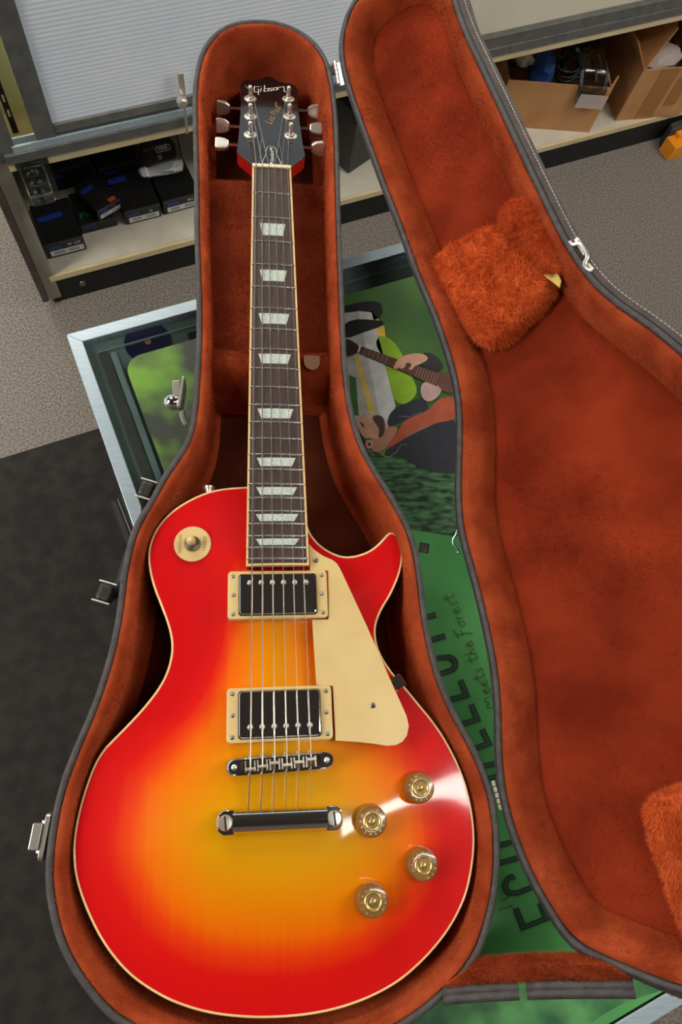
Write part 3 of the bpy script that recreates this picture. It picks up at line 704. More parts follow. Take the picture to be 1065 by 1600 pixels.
MB().prism([(w1 * 0.985, 0.0), (w1 + 0.03, 0.05), (w1 + 0.026, 0.054), (w1 * 0.985, 0.004)], 0.02, h1, fn=f1).build('torn_flap', 'cardboard', t1)
t2b, f2, w2, d2_, h2, ex2, ey2 = carton_box((961, 189), (1060, 180), 0.26, (1008, 110), 'tall taped cardboard box at the right end with raised flaps')
MB().prism([(w2 * 0.28, -0.0012), (w2 * 0.55, -0.0012), (w2 * 0.55, -0.0002), (w2 * 0.28, -0.0002)], 0.0, h2, fn=f2).build('tape', 'tape', t2b)
MB().prism([(w2 * 0.62, -0.0012), (w2 * 0.8, -0.0012), (w2 * 0.8, -0.0002), (w2 * 0.62, -0.0002)], h2 * 0.25, h2 * 0.8, fn=f2).build('tape', 'tape', t2b)
slabq([f2(0, 0, h2), f2(0, 0.26, h2), f2(-0.07, 0.26, h2 + 0.09), f2(-0.07, 0.0, h2 + 0.09)], 0.004).build('side_flap', 'cardboard_in', t2b)
slabq([f2(0.0, 0.0, h2), f2(0, 0.20, h2), f2(0.08, 0.18, h2 + 0.11), f2(0.06, 0.03, h2 + 0.10)], 0.004).build('side_flap', 'cardboard', t2b)
MB().prism([(0.01, 0.01), (w2 - 0.01, 0.01), (w2 - 0.01, 0.24), (0.01, 0.24)], h2 * 0.3, h2 * 0.42, fn=f2).build('packing_layer', 'dark_inside', t2b)
# contents
M['blue_cloth'] = pmat('blue_pouch', (44, 84, 158), (58, 100, 176), 30, 0.6)
M['cable'] = pmat('black_cable', (20, 20, 21), rough=0.35)
M['cable_grey'] = pmat('grey_cable', (58, 58, 60), rough=0.35)
M['foam'] = pmat('white_foam', (214, 206, 192), rough=0.8)
def lump(name, label, cat, c, r, m, seed, parts=None):
    rs = random.Random(seed); mb = MB(); R = []
    for b in np.linspace(-math.pi / 2, math.pi / 2, 9):
        ring = []
        for a in np.linspace(0, 2 * math.pi, 14, endpoint=False):
            sq = 1.0 / max(abs(math.cos(a)), abs(math.sin(a))) ** 0.75; k = sq * (0.62 + 0.5 * rs.random()) * (abs(math.cos(b)) ** -0.45 if abs(math.cos(b)) > 0.05 else 1); ring.append(np.array(c) + rotz(CYAW) @ np.array((r[0] * math.cos(b) * math.cos(a) * k, r[1] * math.cos(b) * math.sin(a) * k, r[2] * math.sin(b))))
        R.append(ring)
    return tag(mb.rings(R, True, True, True).build(name, m, smooth='auto'), label, cat)
M['dark_fill'] = M['dark_inside']
lump('blue_pouch', 'blue folded pouch sticking out of the cable box', 'pouch', f1(0.12, 0.09, h1 - 0.028), (0.036, 0.04, 0.048), 'blue_cloth', 3)
lump('foam_block', 'off white foam piece at the left of the cable box', 'foam', f1(0.055, 0.10, h1 - 0.004), (0.026, 0.03, 0.018), 'foam', 4)
def coil(c, r, n, seed, th):
    rs = random.Random(seed); P = []; m = n * 18
    for k in range(m):
        a = 2 * math.pi * k / 18; rr = r * (0.85 + 0.25 * math.sin(k * 0.37 + seed)); tl = 0.5 + 0.3 * math.sin(seed + k * 0.05)
        P.append(np.array(c) + ex1 * rr * math.cos(a) + ey1 * rr * math.sin(a) * 0.75 + UZ * (rr * math.sin(a) * tl + 0.0012 * k * 0.35))
    return P
for k, (x, y, z, r, lab) in enumerate(((0.175, 0.075, -0.02, 0.040, 'coiled black cable beside the blue pouch'), (0.225, 0.13, -0.045, 0.042, 'coiled black cable behind the clear bag'), (0.205, 0.11, 0.018, 0.036, 'coiled black cable on top of the other two'))):
    tag(MB().tube(coil(f1(x, y, h1 + z), r, 5, k * 2 + 1, 0.004), 0.0042, 6).build('coiled_cable', 'cable', smooth=True), lab, 'cable', 'black cables in the cardboard box')
tag(MB().tube(coil(f1(w1 - 0.062, 0.185, h1 - 0.004), 0.038, 3, 9, 0.004), 0.0045, 6).build('coiled_cable', 'cable_grey', smooth=True), 'thick grey cable loop at the right of the cable box', 'cable')
# clear bag hanging over the box front
bp = [(877, 60), (925, 66), (950, 135), (946, 160), (895, 166), (890, 130)]
fr = [f1(0.285, 0.05, h1 + 0.045), f1(0.36, 0.05, h1 + 0.045), f1(0.36, 0.004, h1 + 0.012), f1(0.285, 0.004, h1 + 0.012), f1(0.365, -0.006, h1 - 0.035), f1(0.285, -0.006, h1 - 0.035)]
tb = thing('clear_bag', 'clear plastic bag hanging over the cardboard box edge', 'bag', tuple(f1(0.32, -0.006, h1 - 0.035)))
mb = MB(); NU, NV = 6, 10; R = []
for j in range(NV):
    v = j / (NV - 1); row = []
    for i in range(NU):
        u = i / (NU - 1); x = w1 * 0.60 + 0.085 * u + 0.030 * v
        y = 0.075 - 0.083 * min(1, v * 1.25) + 0.003 * math.sin(9 * u + 5 * v); z = h1 + 0.055 - 0.035 * v - 0.075 * max(0, v - 0.55) * 2 + 0.002 * math.sin(11 * u)
        row.append(f1(x, y, z))
    R.append(row)
mb.rings(R, closed=False); ob = mb.build('film', 'clear', tb, smooth=True)
sm = ob.modifiers.new('s', 'SOLIDIFY'); sm.thickness = 0.004
MB().tube([f1(w1 * 0.6 + 0.05, 0.05, h1 + 0.046), f1(w1 * 0.6 + 0.06, 0.02, h1 + 0.037), f1(w1 * 0.6 + 0.064, -0.002, h1 + 0.02)], 0.0022, 6).build('black_tie', 'cable', tb)
M['frosty'] = pmat('frosty_plastic', (214, 198, 192), rough=0.25, alpha=0.55)
MB().prism([(w1 * 0.60 + 0.032, -0.0175), (w1 * 0.60 + 0.114, -0.0175), (w1 * 0.60 + 0.114, -0.0155), (w1 * 0.60 + 0.032, -0.0155)], h1 - 0.055, h1 - 0.012, fn=f1).build('bag_end', 'frosty', tb)
lump('plastic_wrap', 'crumpled clear wrap inside the tall cardboard box', 'wrap', f2(0.10, 0.075, h2 - 0.03), (0.07, 0.045, 0.03), 'frosty', 6)

# orange and black tool lying on the carpet
M['orange'] = pmat('orange_plastic', (232, 142, 22), (240, 156, 34), 20, 0.4)
M['char_cloth'] = pmat('charcoal_plastic', (48, 46, 46), (62, 60, 59), 60, 0.6)
q = at(1041, 252, 0.0); q2 = at(1085, 238, 0.0); ex = (q2 - q) / np.linalg.norm(q2 - q); ey = np.array((-ex[1], ex[0], 0))
fo = plane_fn(q, ex, ey, UZ); t5 = thing('orange_tool', 'orange and black plastic tool lying on the carpet at the right edge', 'tool', tuple(q))
MB().prism([(0, 0), (0.11, 0), (0.11, 0.05), (0, 0.05)], 0.0, 0.052, fn=fo).build('orange_shell', 'orange', t5, bevel=0.002)
for k in range(3): MB().prism([(0.028 + 0.03 * k, 0.03), (0.05 + 0.03 * k, 0.03), (0.05 + 0.03 * k, 0.05), (0.028 + 0.03 * k, 0.05)], 0.052, 0.066, fn=fo).build('orange_tooth', 'orange', t5, bevel=0.0015)
MB().prism([(0.004, 0.051), (0.12, 0.051), (0.12, 0.085), (0.02, 0.08)], 0.0, 0.075, fn=fo).build('black_body', 'char_cloth', t5, bevel=0.006)

# dark crate standing turned on the shelf, seen between case and lid
a = kS(544, 272, HS); A = kfn(a[0], a[1], HS); al, ar = kS(530, 258, HS), kS(573, 252, HS)
exr = kfn(ar[0], ar[1], HS) - A; exr /= np.linalg.norm(exr); eyr = np.array((-exr[1], exr[0], 0)); fb = plane_fn(A, exr, eyr, UZ)
t = thing('dark_crate', 'dark grey crate turned cornerwise on the bottom shelf behind the case', 'crate', tuple(A))
MB().prism([(0, 0), (0.17, 0), (0.17, 0.17), (0, 0.17)], 0, 0.17, fn=fb).build('crate_body', 'char_cloth', t, bevel=0.002)
MB().prism([(-0.004, -0.004), (0.174, -0.004), (0.174, 0.174), (-0.004, 0.174)], 0.1705, 0.2, fn=fb).build('crate_lid', 'card_black', t, bevel=0.002)

# ------------------------------------------------------------------ guitar case
RIM = ZT + 0.090
BASE_PX = [(376,30.6),(411.7,29.6),(442,34),(472.5,48),(495.4,65.6),(510.6,88.5),(519.5,116),(526,162),(529.6,212),(531,300),(534,380),(538.7,505),(542,574),(549.7,636),(567,696),(592,739),(617,777),(639,817),(654,858),(661,911),(668.5,978),(687.5,1058),(716,1120),(744.5,1168),(766,1220),(777.7,1267),(782.5,1334),(777.7,1400),(766,1448),(749,1498),(725,1530),(694,1560),(650,1597),(600,1625),(540,1648),(470,1662),(400,1665),(330,1660),(260,1640),(210,1617),(170.6,1595),(140,1560),(109,1517),(87.5,1473),(76.6,1429),(70,1390),(70,1350),(76.6,1294),(90,1232),(109,1180),(140,1110),(160,1053),(175,996),(183,948),(188,900),(196.5,857),(204,830),(216,806),(234,779),(252,743),(270,719),(285,698),(297,668),(301.6,620),(304.6,572),(306.7,530),(306.7,467),(303.5,381),(303,300),(302,240),(300,168),(301,129),(309,87),(323,60.6),(345.8,40.3)]
BASE = np.array([at(u, v, RIM) for u, v in BASE_PX])
BO = resample(BASE[:, :2], 240)
case = thing('guitar_case', 'open guitar case with grey vinyl shell and rust orange plush lining', 'guitar case', (0.0, -0.35, ZT + 0.0028))
def ring3(P, z): return [(p[0], p[1], z) for p in P]
I = lambda d, sm=2: offset(BO, d, sm)
def roughen(P, amp, seed):
    rs = np.random.RandomState(seed); n = len(P); k = rs.randn(n) * amp
    k = (k + np.roll(k, 1)) / 2; return offset(P, k, 0)
mb = MB(); mb.rings([ring3(offset(BO, 0.0005), RIM - 0.0045), ring3(offset(BO, -0.0005), RIM - 0.02), ring3(I(0.0), ZT + 0.02), ring3(I(0.004), ZT + 0.008), ring3(I(0.014), ZT + 0.003)], cap1=True)
mb.build('base_shell', 'vinyl_brown', case, smooth='auto')
mb = MB(); mb.rings([ring3(offset(BO, 0.0002, 0), RIM - 0.004), ring3(BO, RIM - 0.001), ring3(I(0.0012, 0), RIM + 0.0005), ring3(I(0.0045, 0), RIM + 0.0005), ring3(I(0.0058, 0), RIM - 0.002)])
mb.build('base_rim', 'vinyl', case, smooth=True)
def lining(rgs, name, mat, parent):
    mb = MB(); mb.rings(rgs); return mb.build(name, mat, parent, smooth=True)
FLR = ZT + 0.012
lining([ring3(I(0.0056), RIM - 0.002), ring3(roughen(I(0.0075), 0.0006, 1), RIM + 0.0005), ring3(roughen(I(0.012), 0.0007, 2), RIM - 0.003),
        ring3(I(0.0145), RIM - 0.014), ring3(I(0.016), ZT + 0.045), ring3(I(0.018), FLR + 0.006), ring3(I(0.024), FLR)], 'wall_lining', 'plush', case)
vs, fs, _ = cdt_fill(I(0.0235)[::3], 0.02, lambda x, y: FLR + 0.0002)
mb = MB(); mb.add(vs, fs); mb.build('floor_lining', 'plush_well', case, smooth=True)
# neck rest compartment with its leather pull tab
NZ = ZT + 0.058
yb = at(425, 283, NZ)[1]; yf = at(430, 556, NZ)[1]
def span(y, z):                                             # inner wall left and right at a given y
    P = I(0.0155); k = []
    for i in range(len(P)):
        a, b = P[i], P[(i + 1) % len(P)]
        if (a[1] - y) * (b[1] - y) <= 0 and a[1] != b[1]: k.append(a[0] + (b[0] - a[0]) * (y - a[1]) / (b[1] - a[1]))
    return min(k), max(k)
R = []
prof = [(yb + 0.004, FLR), (yb + 0.002, NZ - 0.004), (yb - 0.004, NZ)] + [(yy, NZ) for yy in np.linspace(yb - 0.03, yf + 0.02, 7)] + [(yf + 0.003, NZ + 0.001), (yf - 0.004, NZ - 0.004), (yf - 0.010, NZ - 0.016), (yf - 0.014, FLR)]
for y, z in prof:
    a, b = span(y, z); R.append([(a + (b - a) * q, y, z) for q in np.linspace(0, 1, 9)])
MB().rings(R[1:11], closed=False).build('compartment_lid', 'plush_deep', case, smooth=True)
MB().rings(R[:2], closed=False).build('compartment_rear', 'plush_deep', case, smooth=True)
# rounded front of the neck rest with its cradle
R = []
for y, z in [(yf + 0.006, NZ + 0.0005), (yf + 0.001, NZ + 0.007), (yf - 0.008, NZ + 0.010), (yf - 0.022, NZ + 0.008), (yf - 0.036, NZ - 0.004), (yf - 0.044, NZ - 0.02), (yf - 0.048, FLR)]:
    a, b = span(y, z); row = []
    for q in np.linspace(0, 1, 17):
        x = a + (b - a) * q; dip = 0.010 * math.exp(-((x / 0.03) ** 2)) * (1 if z > NZ - 0.01 else 0)
        row.append((x, y, max(FLR, z - dip)))
    R.append(row)
MB().rings(R, closed=False).build('neck_rest', 'plush', case, smooth=True)
M['tan'] = pmat('tan_leather', (150, 108, 80), rough=0.6)
c = at(487, 557, NZ + 0.013)
MB().prism([(c[0] - 0.0085, c[1] + 0.002)] + [(c[0] + 0.0085 * math.cos(a), c[1] - 0.006 + 0.0095 * math.sin(a)) for a in np.linspace(math.pi, 2 * math.pi, 12)] + [(c[0] + 0.0085, c[1] + 0.002)], NZ + 0.0105, NZ + 0.012).build('pull_tab', 'tan', case)

# ---- lid: hinged on the right side, standing about 145 degrees open
HO, HE = at(521, 105, RIM), at(774, 1250, RIM); PHI = math.radians(38)
LA = (HE - HO) / np.linalg.norm(HE - HO); l0 = np.cross(LA, UZ); l0 /= np.linalg.norm(l0)
if l0[0] < 0: l0 = -l0
LL = l0 * math.cos(PHI) + UZ * math.sin(PHI); LN = np.cross(LA, LL); LN = LN if LN[2] > 0 else -LN
lfn = plane_fn(HO, LA, LL, LN)                               # lid frame: along the hinge, across, out of the lid mouth
def lp(u, v, off=0.0):
    p = onplane(u, v, HO + LN * off, LN) - HO; return (float(p @ LA), float(p @ LL))
# the closed outline swung open gives the parts of the rim outside the frame
rel = BASE - HO; SWUNG = [(float(p @ LA), float(-(p @ l0))) for p in rel]
LEFT = [(552,0),(537,30),(529,70),(533,107.5),(543,145),(570,220),(598,297.5),(623,360),(648,433),(676,495.6),(698,561),(710.5,611),(714,661),(712.5,724),(711,786),(717,839),(735.6,902),(752,968),(766.5,1039.4),(773,1106),(773,1172),(779,1243.6),(800,1315),(824,1372),(853,1424),(881,1467),(908,1491)]
RIGHT = [(1065,540),(1015,501),(966,469),(927.5,434),(889,378),(857.5,315),(815.5,227.5),(763,115.5),(721,28)]
loop = [lp(u, v) for u, v in LEFT] + SWUNG[31:54] + [lp(u, v) for u, v in RIGHT] + SWUNG[72:] + SWUNG[:3]
LO = resample(loop, 280, 3)
LI = lambda d, sm=2: offset(LO, d, sm)
def lring(P, o): return [lfn(p[0], p[1], o) for p in P]
rr = LO[:, 1]; wgt = np.clip((rr - 0.06) / 0.07, 0, 1)       # the far wall flares outwards
flare = 0.0035 + 0.0065 * wgt
lid_shell = MB(); lid_shell.rings([lring(LI(0.0, 0), -0.0005), lring(offset(LO, -flare * 0.55, 2), -0.003), lring(offset(LO, -flare, 2), -0.012), lring(offset(LO, -flare * 0.9, 2), -0.030), lring(LI(0.004), -0.044), lring(LI(0.018), -0.052), lring(LI(0.05, 6), -0.058)], cap1=True)
lid_shell.build('lid_shell', 'vinyl_brown', case, smooth=True)
mb = MB(); mb.rings([lring(LI(0.0, 0), -0.001), lring(LI(0.0008, 0), 0.0018), lring(LI(0.003, 0), 0.0022), lring(LI(0.0052, 0), 0.0018), lring(LI(0.0062, 0), -0.002)]); mb.build('lid_rim', 'vinyl', case, smooth=True)
# groove between rim and shell
mb = MB(); mb.tube([lfn(p[0], p[1], -0.0005) for p in offset(LO, -0.0006, 0)] + [lfn(LO[0][0], LO[0][1], -0.0005)], 0.0009, 5); mb.build('rim_piping', 'black_leather', case, smooth=True)
# stitching on the far wall
mb = MB(); SW = offset(LO, -(flare * 0.66), 2); cnt = 0
SS = resample(SW, 560, 0)
for i in range(0, 560):
    a, b = SS[i], SS[(i + 1) % 560]
    if 0.5 * (a[1] + b[1]) < 0.1: continue
    a2 = a + (b - a) * 0.18; b2 = a + (b - a) * 0.82
    mb.tube([lfn(a2[0], a2[1], -0.0034), lfn(b2[0], b2[1], -0.0034)], 0.0006, 4)
mb.build('stitching', 'stitch', case, kind='stuff')
wob = lambda amp, seed: roughen
lining([lring(LI(0.006), -0.001), lring(roughen(LI(0.008), 0.0006, 5), 0.0015), lring(roughen(LI(0.013), 0.0007, 6), -0.001), lring(LI(0.021), -0.012), lring(LI(0.0255, 3), -0.026), lring(LI(0.0275, 4), -0.033)], 'lid_wall_lining', 'plush', case)
lf = LI(0.0272, 4)
def lidfloor(x, y):
    d = dist_to(np.array([[x, y]]), lf)[0]
    return -0.0335 - 0.004 * min(1, d / 0.05) + 0.0012 * math.sin(x * 41 + 1.7 * math.sin(y * 37)) * math.sin(y * 52 + x * 13) * min(1, d / 0.02)
vs, fs, _ = cdt_fill(lf[::2], 0.012, lidfloor)
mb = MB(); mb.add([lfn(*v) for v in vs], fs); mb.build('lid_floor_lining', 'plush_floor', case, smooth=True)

# ---- fur pads glued into the lid
def pad(px, off, thick, name, mat, bulge=0.006, n=72, seed=1):
    P = resample([lp(u, v, off + thick) for u, v in px], n, 2)
    P = roughen(P, 0.0007, seed)
    base = -0.0375
    mb = MB(); mb.rings([lring(offset(P, -0.001), base), lring(offset(P, -0.0015), off + thick * 0.4), lring(offset(P, 0.001), off + thick * 0.85)])
    q = offset(P, 0.001)
    def hf(x, y):
        d = dist_to(np.array([[x, y]]), q)[0]; return off + thick * 0.85 + bulge * (1 - math.exp(-d / 0.006)) + 0.0008 * math.sin(x * 210 + 40 * y) * min(1, d / 0.01)
    vs, fs, _ = cdt_fill(q, 0.005, hf); mb.add([lfn(*v) for v in vs], fs)
    return mb.build(name, mat, case, smooth=True), P, hf
FP = []
o, P, hf = pad([(664, 402), (715, 370), (776, 341), (812, 368), (850, 402), (868, 436), (812, 492), (756, 546), (716, 494), (688, 448)], -0.030, 0.022, 'fur_pad', 'fur'); FP.append((P, hf))
o, P, hf = pad([(776, 346), (784, 318), (806, 304), (826, 316), (846, 352), (868, 396), (872, 428), (846, 420), (808, 384)], -0.018, 0.016, 'fur_pad_fold', 'fur', 0.005, seed=2); FP.append((P, hf))
o, P, hf = pad([(1003, 1272), (1012, 1256), (1090, 1226), (1180, 1232), (1190, 1440), (1120, 1520), (1078, 1490), (1052, 1410)], -0.030, 0.016, 'fur_pad', 'fur', seed=3); FP.append((P, hf))
M['brass'] = pmat('brass_tab', (196, 168, 84), rough=0.4, metal=0.5)
a, b, c = lp(846, 428, -0.006), lp(872, 428, -0.006), lp(874, 450, -0.006)
MB().prism([a, b, ((b[0] + c[0]) / 2 + 0.001, (b[1] + c[1]) / 2 + 0.002), c], -0.008, -0.006, fn=lfn).build('brass_tab', 'brass', case, bevel=0.0005)

# ---- plush gusset joining base and lid at the tail end
g0, g1 = at(742, 1500, RIM), at(688, 1543, RIM)              # on the base rim
e0, e1 = lfn(*lp(925, 1491), 0.0), lfn(*lp(992, 1532), 0.0)  # on the lid rim
NU = 12; top, bot = [], []
for k in range(NU + 1):
    q = k / NU; s = 0.006 * math.sin(math.pi * q)
    top.append(g0 + (e0 - g0) * q - UZ * s); bot.append(g1 + (e1 - g1) * q - UZ * s)
R = []
for v, h in ((0.0, -0.004), (0.04, 0.001), (0.3, 0.004), (0.6, 0.003), (0.85, 0.001), (1.0, -0.004)):
    R.append([top[k] + (bot[k] - top[k]) * v + UZ * (h + 0.001 * math.sin(5 * k + 9 * v)) for k in range(NU + 1)])
o = MB().rings(R, closed=False).build('gusset', 'plush', case, smooth=True)
sm = o.modifiers.new('s', 'SOLIDIFY'); sm.thickness = 0.004; sm.offset = -1
dv = (bot[6] - top[6]) / np.linalg.norm(bot[6] - top[6])
for k0, k1 in ((0.02, 0.43), (0.47, 1.0)):
    for w2 in (0.004, 0.0092):
        MB().tube([g1 + (e1 - g1) * q + dv * w2 - UZ * 0.004 - UZ * 0.006 * math.sin(math.pi * q) for q in np.linspace(k0, k1, 8)], 0.0038, 8).build('gusset_piping', 'vinyl', case, smooth=True)

# ---- hinges, latches, handle
def plate(c, ex, ey, ez, w_, h_, th, name, mat, r=0.002, parent=case):
    return MB().prism(rrect(0, 0, w_, h_, r), 0, th, fn=plane_fn(c, ex, ey, ez)).build(name, mat, parent, bevel=0.0005)
for (u0, v0), (u1, v1) in (((519, 97), (525, 132)), ((765, 1221), (778, 1266))):
    A, B = at(u0, v0, RIM), at(u1, v1, RIM); d = (B - A) / np.linalg.norm(B - A); sd = np.cross(d, UZ); sd = sd if sd[0] > 0 else -sd
    hn = MB().tube([A + sd * 0.003, B + sd * 0.003], 0.0022, 8).build('hinge', 'nickel', case, smooth='auto')
    for k in range(1, 5):
        q = A + (B - A) * k / 5 + sd * 0.003; MB().tube([q - d * 0.0004, q + d * 0.0004], 0.00235, 8).build('knuckle_gap', 'black_leather', hn)
    MB().prism(rrect(0, 0, float(np.linalg.norm(B - A)), 0.010, 0.001), -0.001, 0.0003, fn=plane_fn((A + B) / 2 + sd * 0.010, d, sd * math.cos(PHI * .5) + UZ * math.sin(PHI * .5), UZ)).build('hinge_leaf', 'nickel', hn)
# small hasps between base and lid near the horn
q = at(656, 856, RIM - 0.01); MB().prism(rrect(q[0] + 0.004, q[1], 0.010, 0.010, 0.001, -0.2), RIM - 0.012, RIM - 0.010).build('hasp_plate', 'chrome', case)
MB().prism(rrect(q[0] + 0.0035, q[1], 0.007, 0.007, 0.001, -0.2), RIM - 0.0099, RIM - 0.0094).build('hasp_slot', 'black_leather', case)
pts = [(714, 828), (712, 836), (706, 843), (708, 852), (714, 856), (716, 866)]
MB().tube([lfn(*lp(u, v, -0.004), -0.004) for u, v in resample(pts, 14, 2, False)], 0.0011, 6).build('hasp_loop', 'chrome', case, smooth=True)
# drawbolt on the upper left side
c = at(296, 622, RIM - 0.012); ez = np.array((-1.0, 0.1, 0)); ez /= np.linalg.norm(ez); ex = np.array((0.1, 1, 0)); ex /= np.linalg.norm(ex)
lt = plate(c + ez * 0.006, ex, UZ, ez, 0.036, 0.026, 0.0025, 'latch', 'latch_metal')
MB().box(c + ez * 0.0125 - ex * -0.004, (0.008, 0.018, 0.022), rotz(0.1)).build('latch_lever', 'latch_metal', lt, bevel=0.001)
MB().ball(at(270, 629, RIM - 0.006), (0.010, 0.0085, 0.008)).build('latch_knob', 'chrome', lt, smooth=True)
MB().tube([at(268, 629, RIM - 0.012), at(286, 627, RIM - 0.012)], 0.004, 10).build('latch_pin', 'chrome', lt, smooth='auto')
MB().tube([at(284, 642, RIM - 0.010), at(287, 655, RIM - 0.012), at(291, 662, RIM - 0.014)], 0.0032, 8).build('latch_hook', 'latch_metal', lt, smooth='auto')
# drawbolt on the lower left side
c = at(77, 1308, RIM - 0.006); ez = np.array((-0.99, 0.12, 0)); ez /= np.linalg.norm(ez); ex = np.array((0.12, 0.99, 0)); ex /= np.linalg.norm(ex)
lt = plate(c + ez * 0.0012 - UZ * 0.006, ex, UZ, ez, 0.036, 0.020, 0.004, 'latch', 'latch_metal', 0.004)
MB().box(c + ez * 0.0095, (0.008, 0.020, 0.012), rotz(-0.12)).build('latch_lever', 'latch_metal', lt, bevel=0.001)
MB().tube([c + ez * 0.006 - ex * 0.012, c + ez * 0.006 + ex * 0.012], 0.0022, 8).build('latch_pin', 'latch_metal', lt)
# latch on the far wall of the lid
pts = [(889, 378), (893, 384), (900, 382), (904, 380), (912, 390), (918, 402), (914, 408), (911, 416), (917, 422), (924, 424)]
lt = MB().tube([lfn(*lp(u, v, 0.0), 0.0) for u, v in resample(pts, 24, 2, False)], 0.0022, 7).build('latch', 'nickel', case, smooth=True)
MB().prism([lp(u, v, -0.009) for u, v in ((899, 382), (907, 378), (922, 402), (914, 407))], -0.004, 0.001, fn=lfn).build('latch_plate', 'nickel', lt, bevel=0.001)
MB().prism([lp(u, v, -0.009) for u, v in ((905, 384), (909, 382), (917, 399), (913, 401))], 0.001, 0.0016, fn=lfn).build('latch_slot', 'screw', lt)
MB().prism([lp(u, v, -0.009) for u, v in ((914, 412), (924, 418), (932, 426), (924, 428))], -0.006, -0.001, fn=lfn).build('latch_plate', 'nickel', lt, bevel=0.001)
# carrying handle hanging on the left wall
hA, hB = at(236, 770, RIM - 0.016), at(172, 930, RIM - 0.016)
dd = (hB - hA) / np.linalg.norm(hB - hA); so = np.cross(dd, UZ); so = so if so[0] < 0 else -so
hd = MB().tube(resample([hA + so * 0.005, hA + so * 0.006 - UZ * 0.016, hA * 0.85 + hB * 0.15 + so * 0.004 - UZ * 0.046, (hA + hB) / 2 + so * 0.010 - UZ * 0.052, hA * 0.15 + hB * 0.85 + so * 0.004 - UZ * 0.046, hB + so * 0.006 - UZ * 0.016, hB + so * 0.005], 30, 2, False), 0.0065, 10).build('handle', 'black_leather', case, smooth=True)
for q in (hA, hB):
    lo = MB().box(q + so * 0.004, (0.014, 0.017, 0.018), np.stack([so, dd, UZ], 1)).build('handle_loop', 'black_leather', hd, bevel=0.004)
    for k in (-1, 1):
        MB().tube([q + so * -0.004 + dd * 0.0092 * k + UZ * 0.007, q + so * 0.0125 + dd * 0.0092 * k + UZ * 0.007], 0.0009, 6).build('handle_pin', 'nickel', hd)

# ------------------------------------------------------------------ electric guitar lying in the case
ZE, ZFB, ZB = ZT + 0.078, ZT + 0.105, ZT + 0.0135           # body edge, fingerboard surface, body back
gt = thing('electric_guitar', 'cherry sunburst solid body electric guitar lying in the plush lined case', 'guitar', (0.0, -0.45, ZB))
BODY_PX = [(387,760),(350,762),(320,769),(290,783),(265,800),(245,822),(233,848),(230,870),(233,895),(240,920),(252,950),(263,980),(268,1005),(266,1030),(257,1058),(240,1085),(215,1115),(185,1146),(151,1180),(127,1245),(114.5,1301),(112.5,1343),(119,1383),(137,1431),(162,1479),(199,1524),(244,1555),(283.5,1573),(330,1586),(385,1592),(430,1592),(480,1588),(530,1578),(580,1560),(625,1535),(660,1504),(683,1478.6),(698.5,1458),(713.6,1434),(729,1400),(738,1361),(742.5,1320),(740.6,1283),(733,1240),(720,1201),(699.5,1160),(680,1130),(655,1100),(632,1072),(614,1052),(600,1032),(590,1012),(586.4,990),(588,972),(598,950),(612,928),(627,892),(630,866),(626,846),(619,834),(611,830),(604,834),(596,844),(582,857),(566,865),(546,869.6),(530,868),(512,860),(496,848),(484,832),(479,818),(477,790),(470,762),(430,758)]
OUT = resample([at(u, v, ZE)[:2] for u, v in BODY_PX], 300)
def sstep(s): s = np.clip(s, 0, 1); return s * s * (3 - 2 * s)
def arch(d): return 0.0135 * sstep((d - 0.004) / 0.115)
def ztop(x, y): return ZE + float(arch(dist_to(np.array([[x, y]]), OUT)[0]))
IN = offset(OUT, 0.0021, 0)
vs, fs, A2 = cdt_fill(IN, 0.0048, lambda x, y: 0.0)
D = dist_to(A2, OUT); Z = ZE + arch(D)
mb = MB(); mb.add([(p[0], p[1], z) for p, z in zip(A2, Z)], fs)
top = mb.build('body_top', 'burst', gt, smooth=True)
at_ = top.data.attributes.new('burst', 'FLOAT', 'POINT')
yy = A2[:, 1]; xx = A2[:, 0]
bv = np.interp(D, [0, 0.026, 0.042, 0.058, 0.085, 0.115], [0.05, 0.34, 0.5, 0.66, 0.84, 1.0])
el = np.sqrt((xx / 0.080) ** 2 + ((yy + 0.64) / 0.20) ** 2)   # the upper bout is sprayed redder
bv = bv - 0.55 * np.clip((el - 0.72) / 0.5, 0, 1) * np.clip((yy + 0.60) / 0.07, 0, 1)
at_.data.foreach_set('value', (bv - 0.05).astype(np.float32))
mb = MB(); mb.rings([ring3(IN, ZE), ring3(offset(OUT, 0.0012, 0), ZE + 0.0004), ring3(offset(OUT, 0.0003, 0), ZE - 0.0002), ring3(OUT, ZE - 0.0012), ring3(OUT, ZE - 0.0065)])
mb.build('body_binding', 'binding', gt, smooth=True)
mb = MB(); mb.rings([ring3(OUT, ZE - 0.0065), ring3(OUT, ZB + 0.004), ring3(offset(OUT, 0.0015, 0), ZB + 0.001), ring3(offset(OUT, 0.005), ZB)], cap1=True)
mb.build('body_rim', 'cherry', gt, smooth='auto')

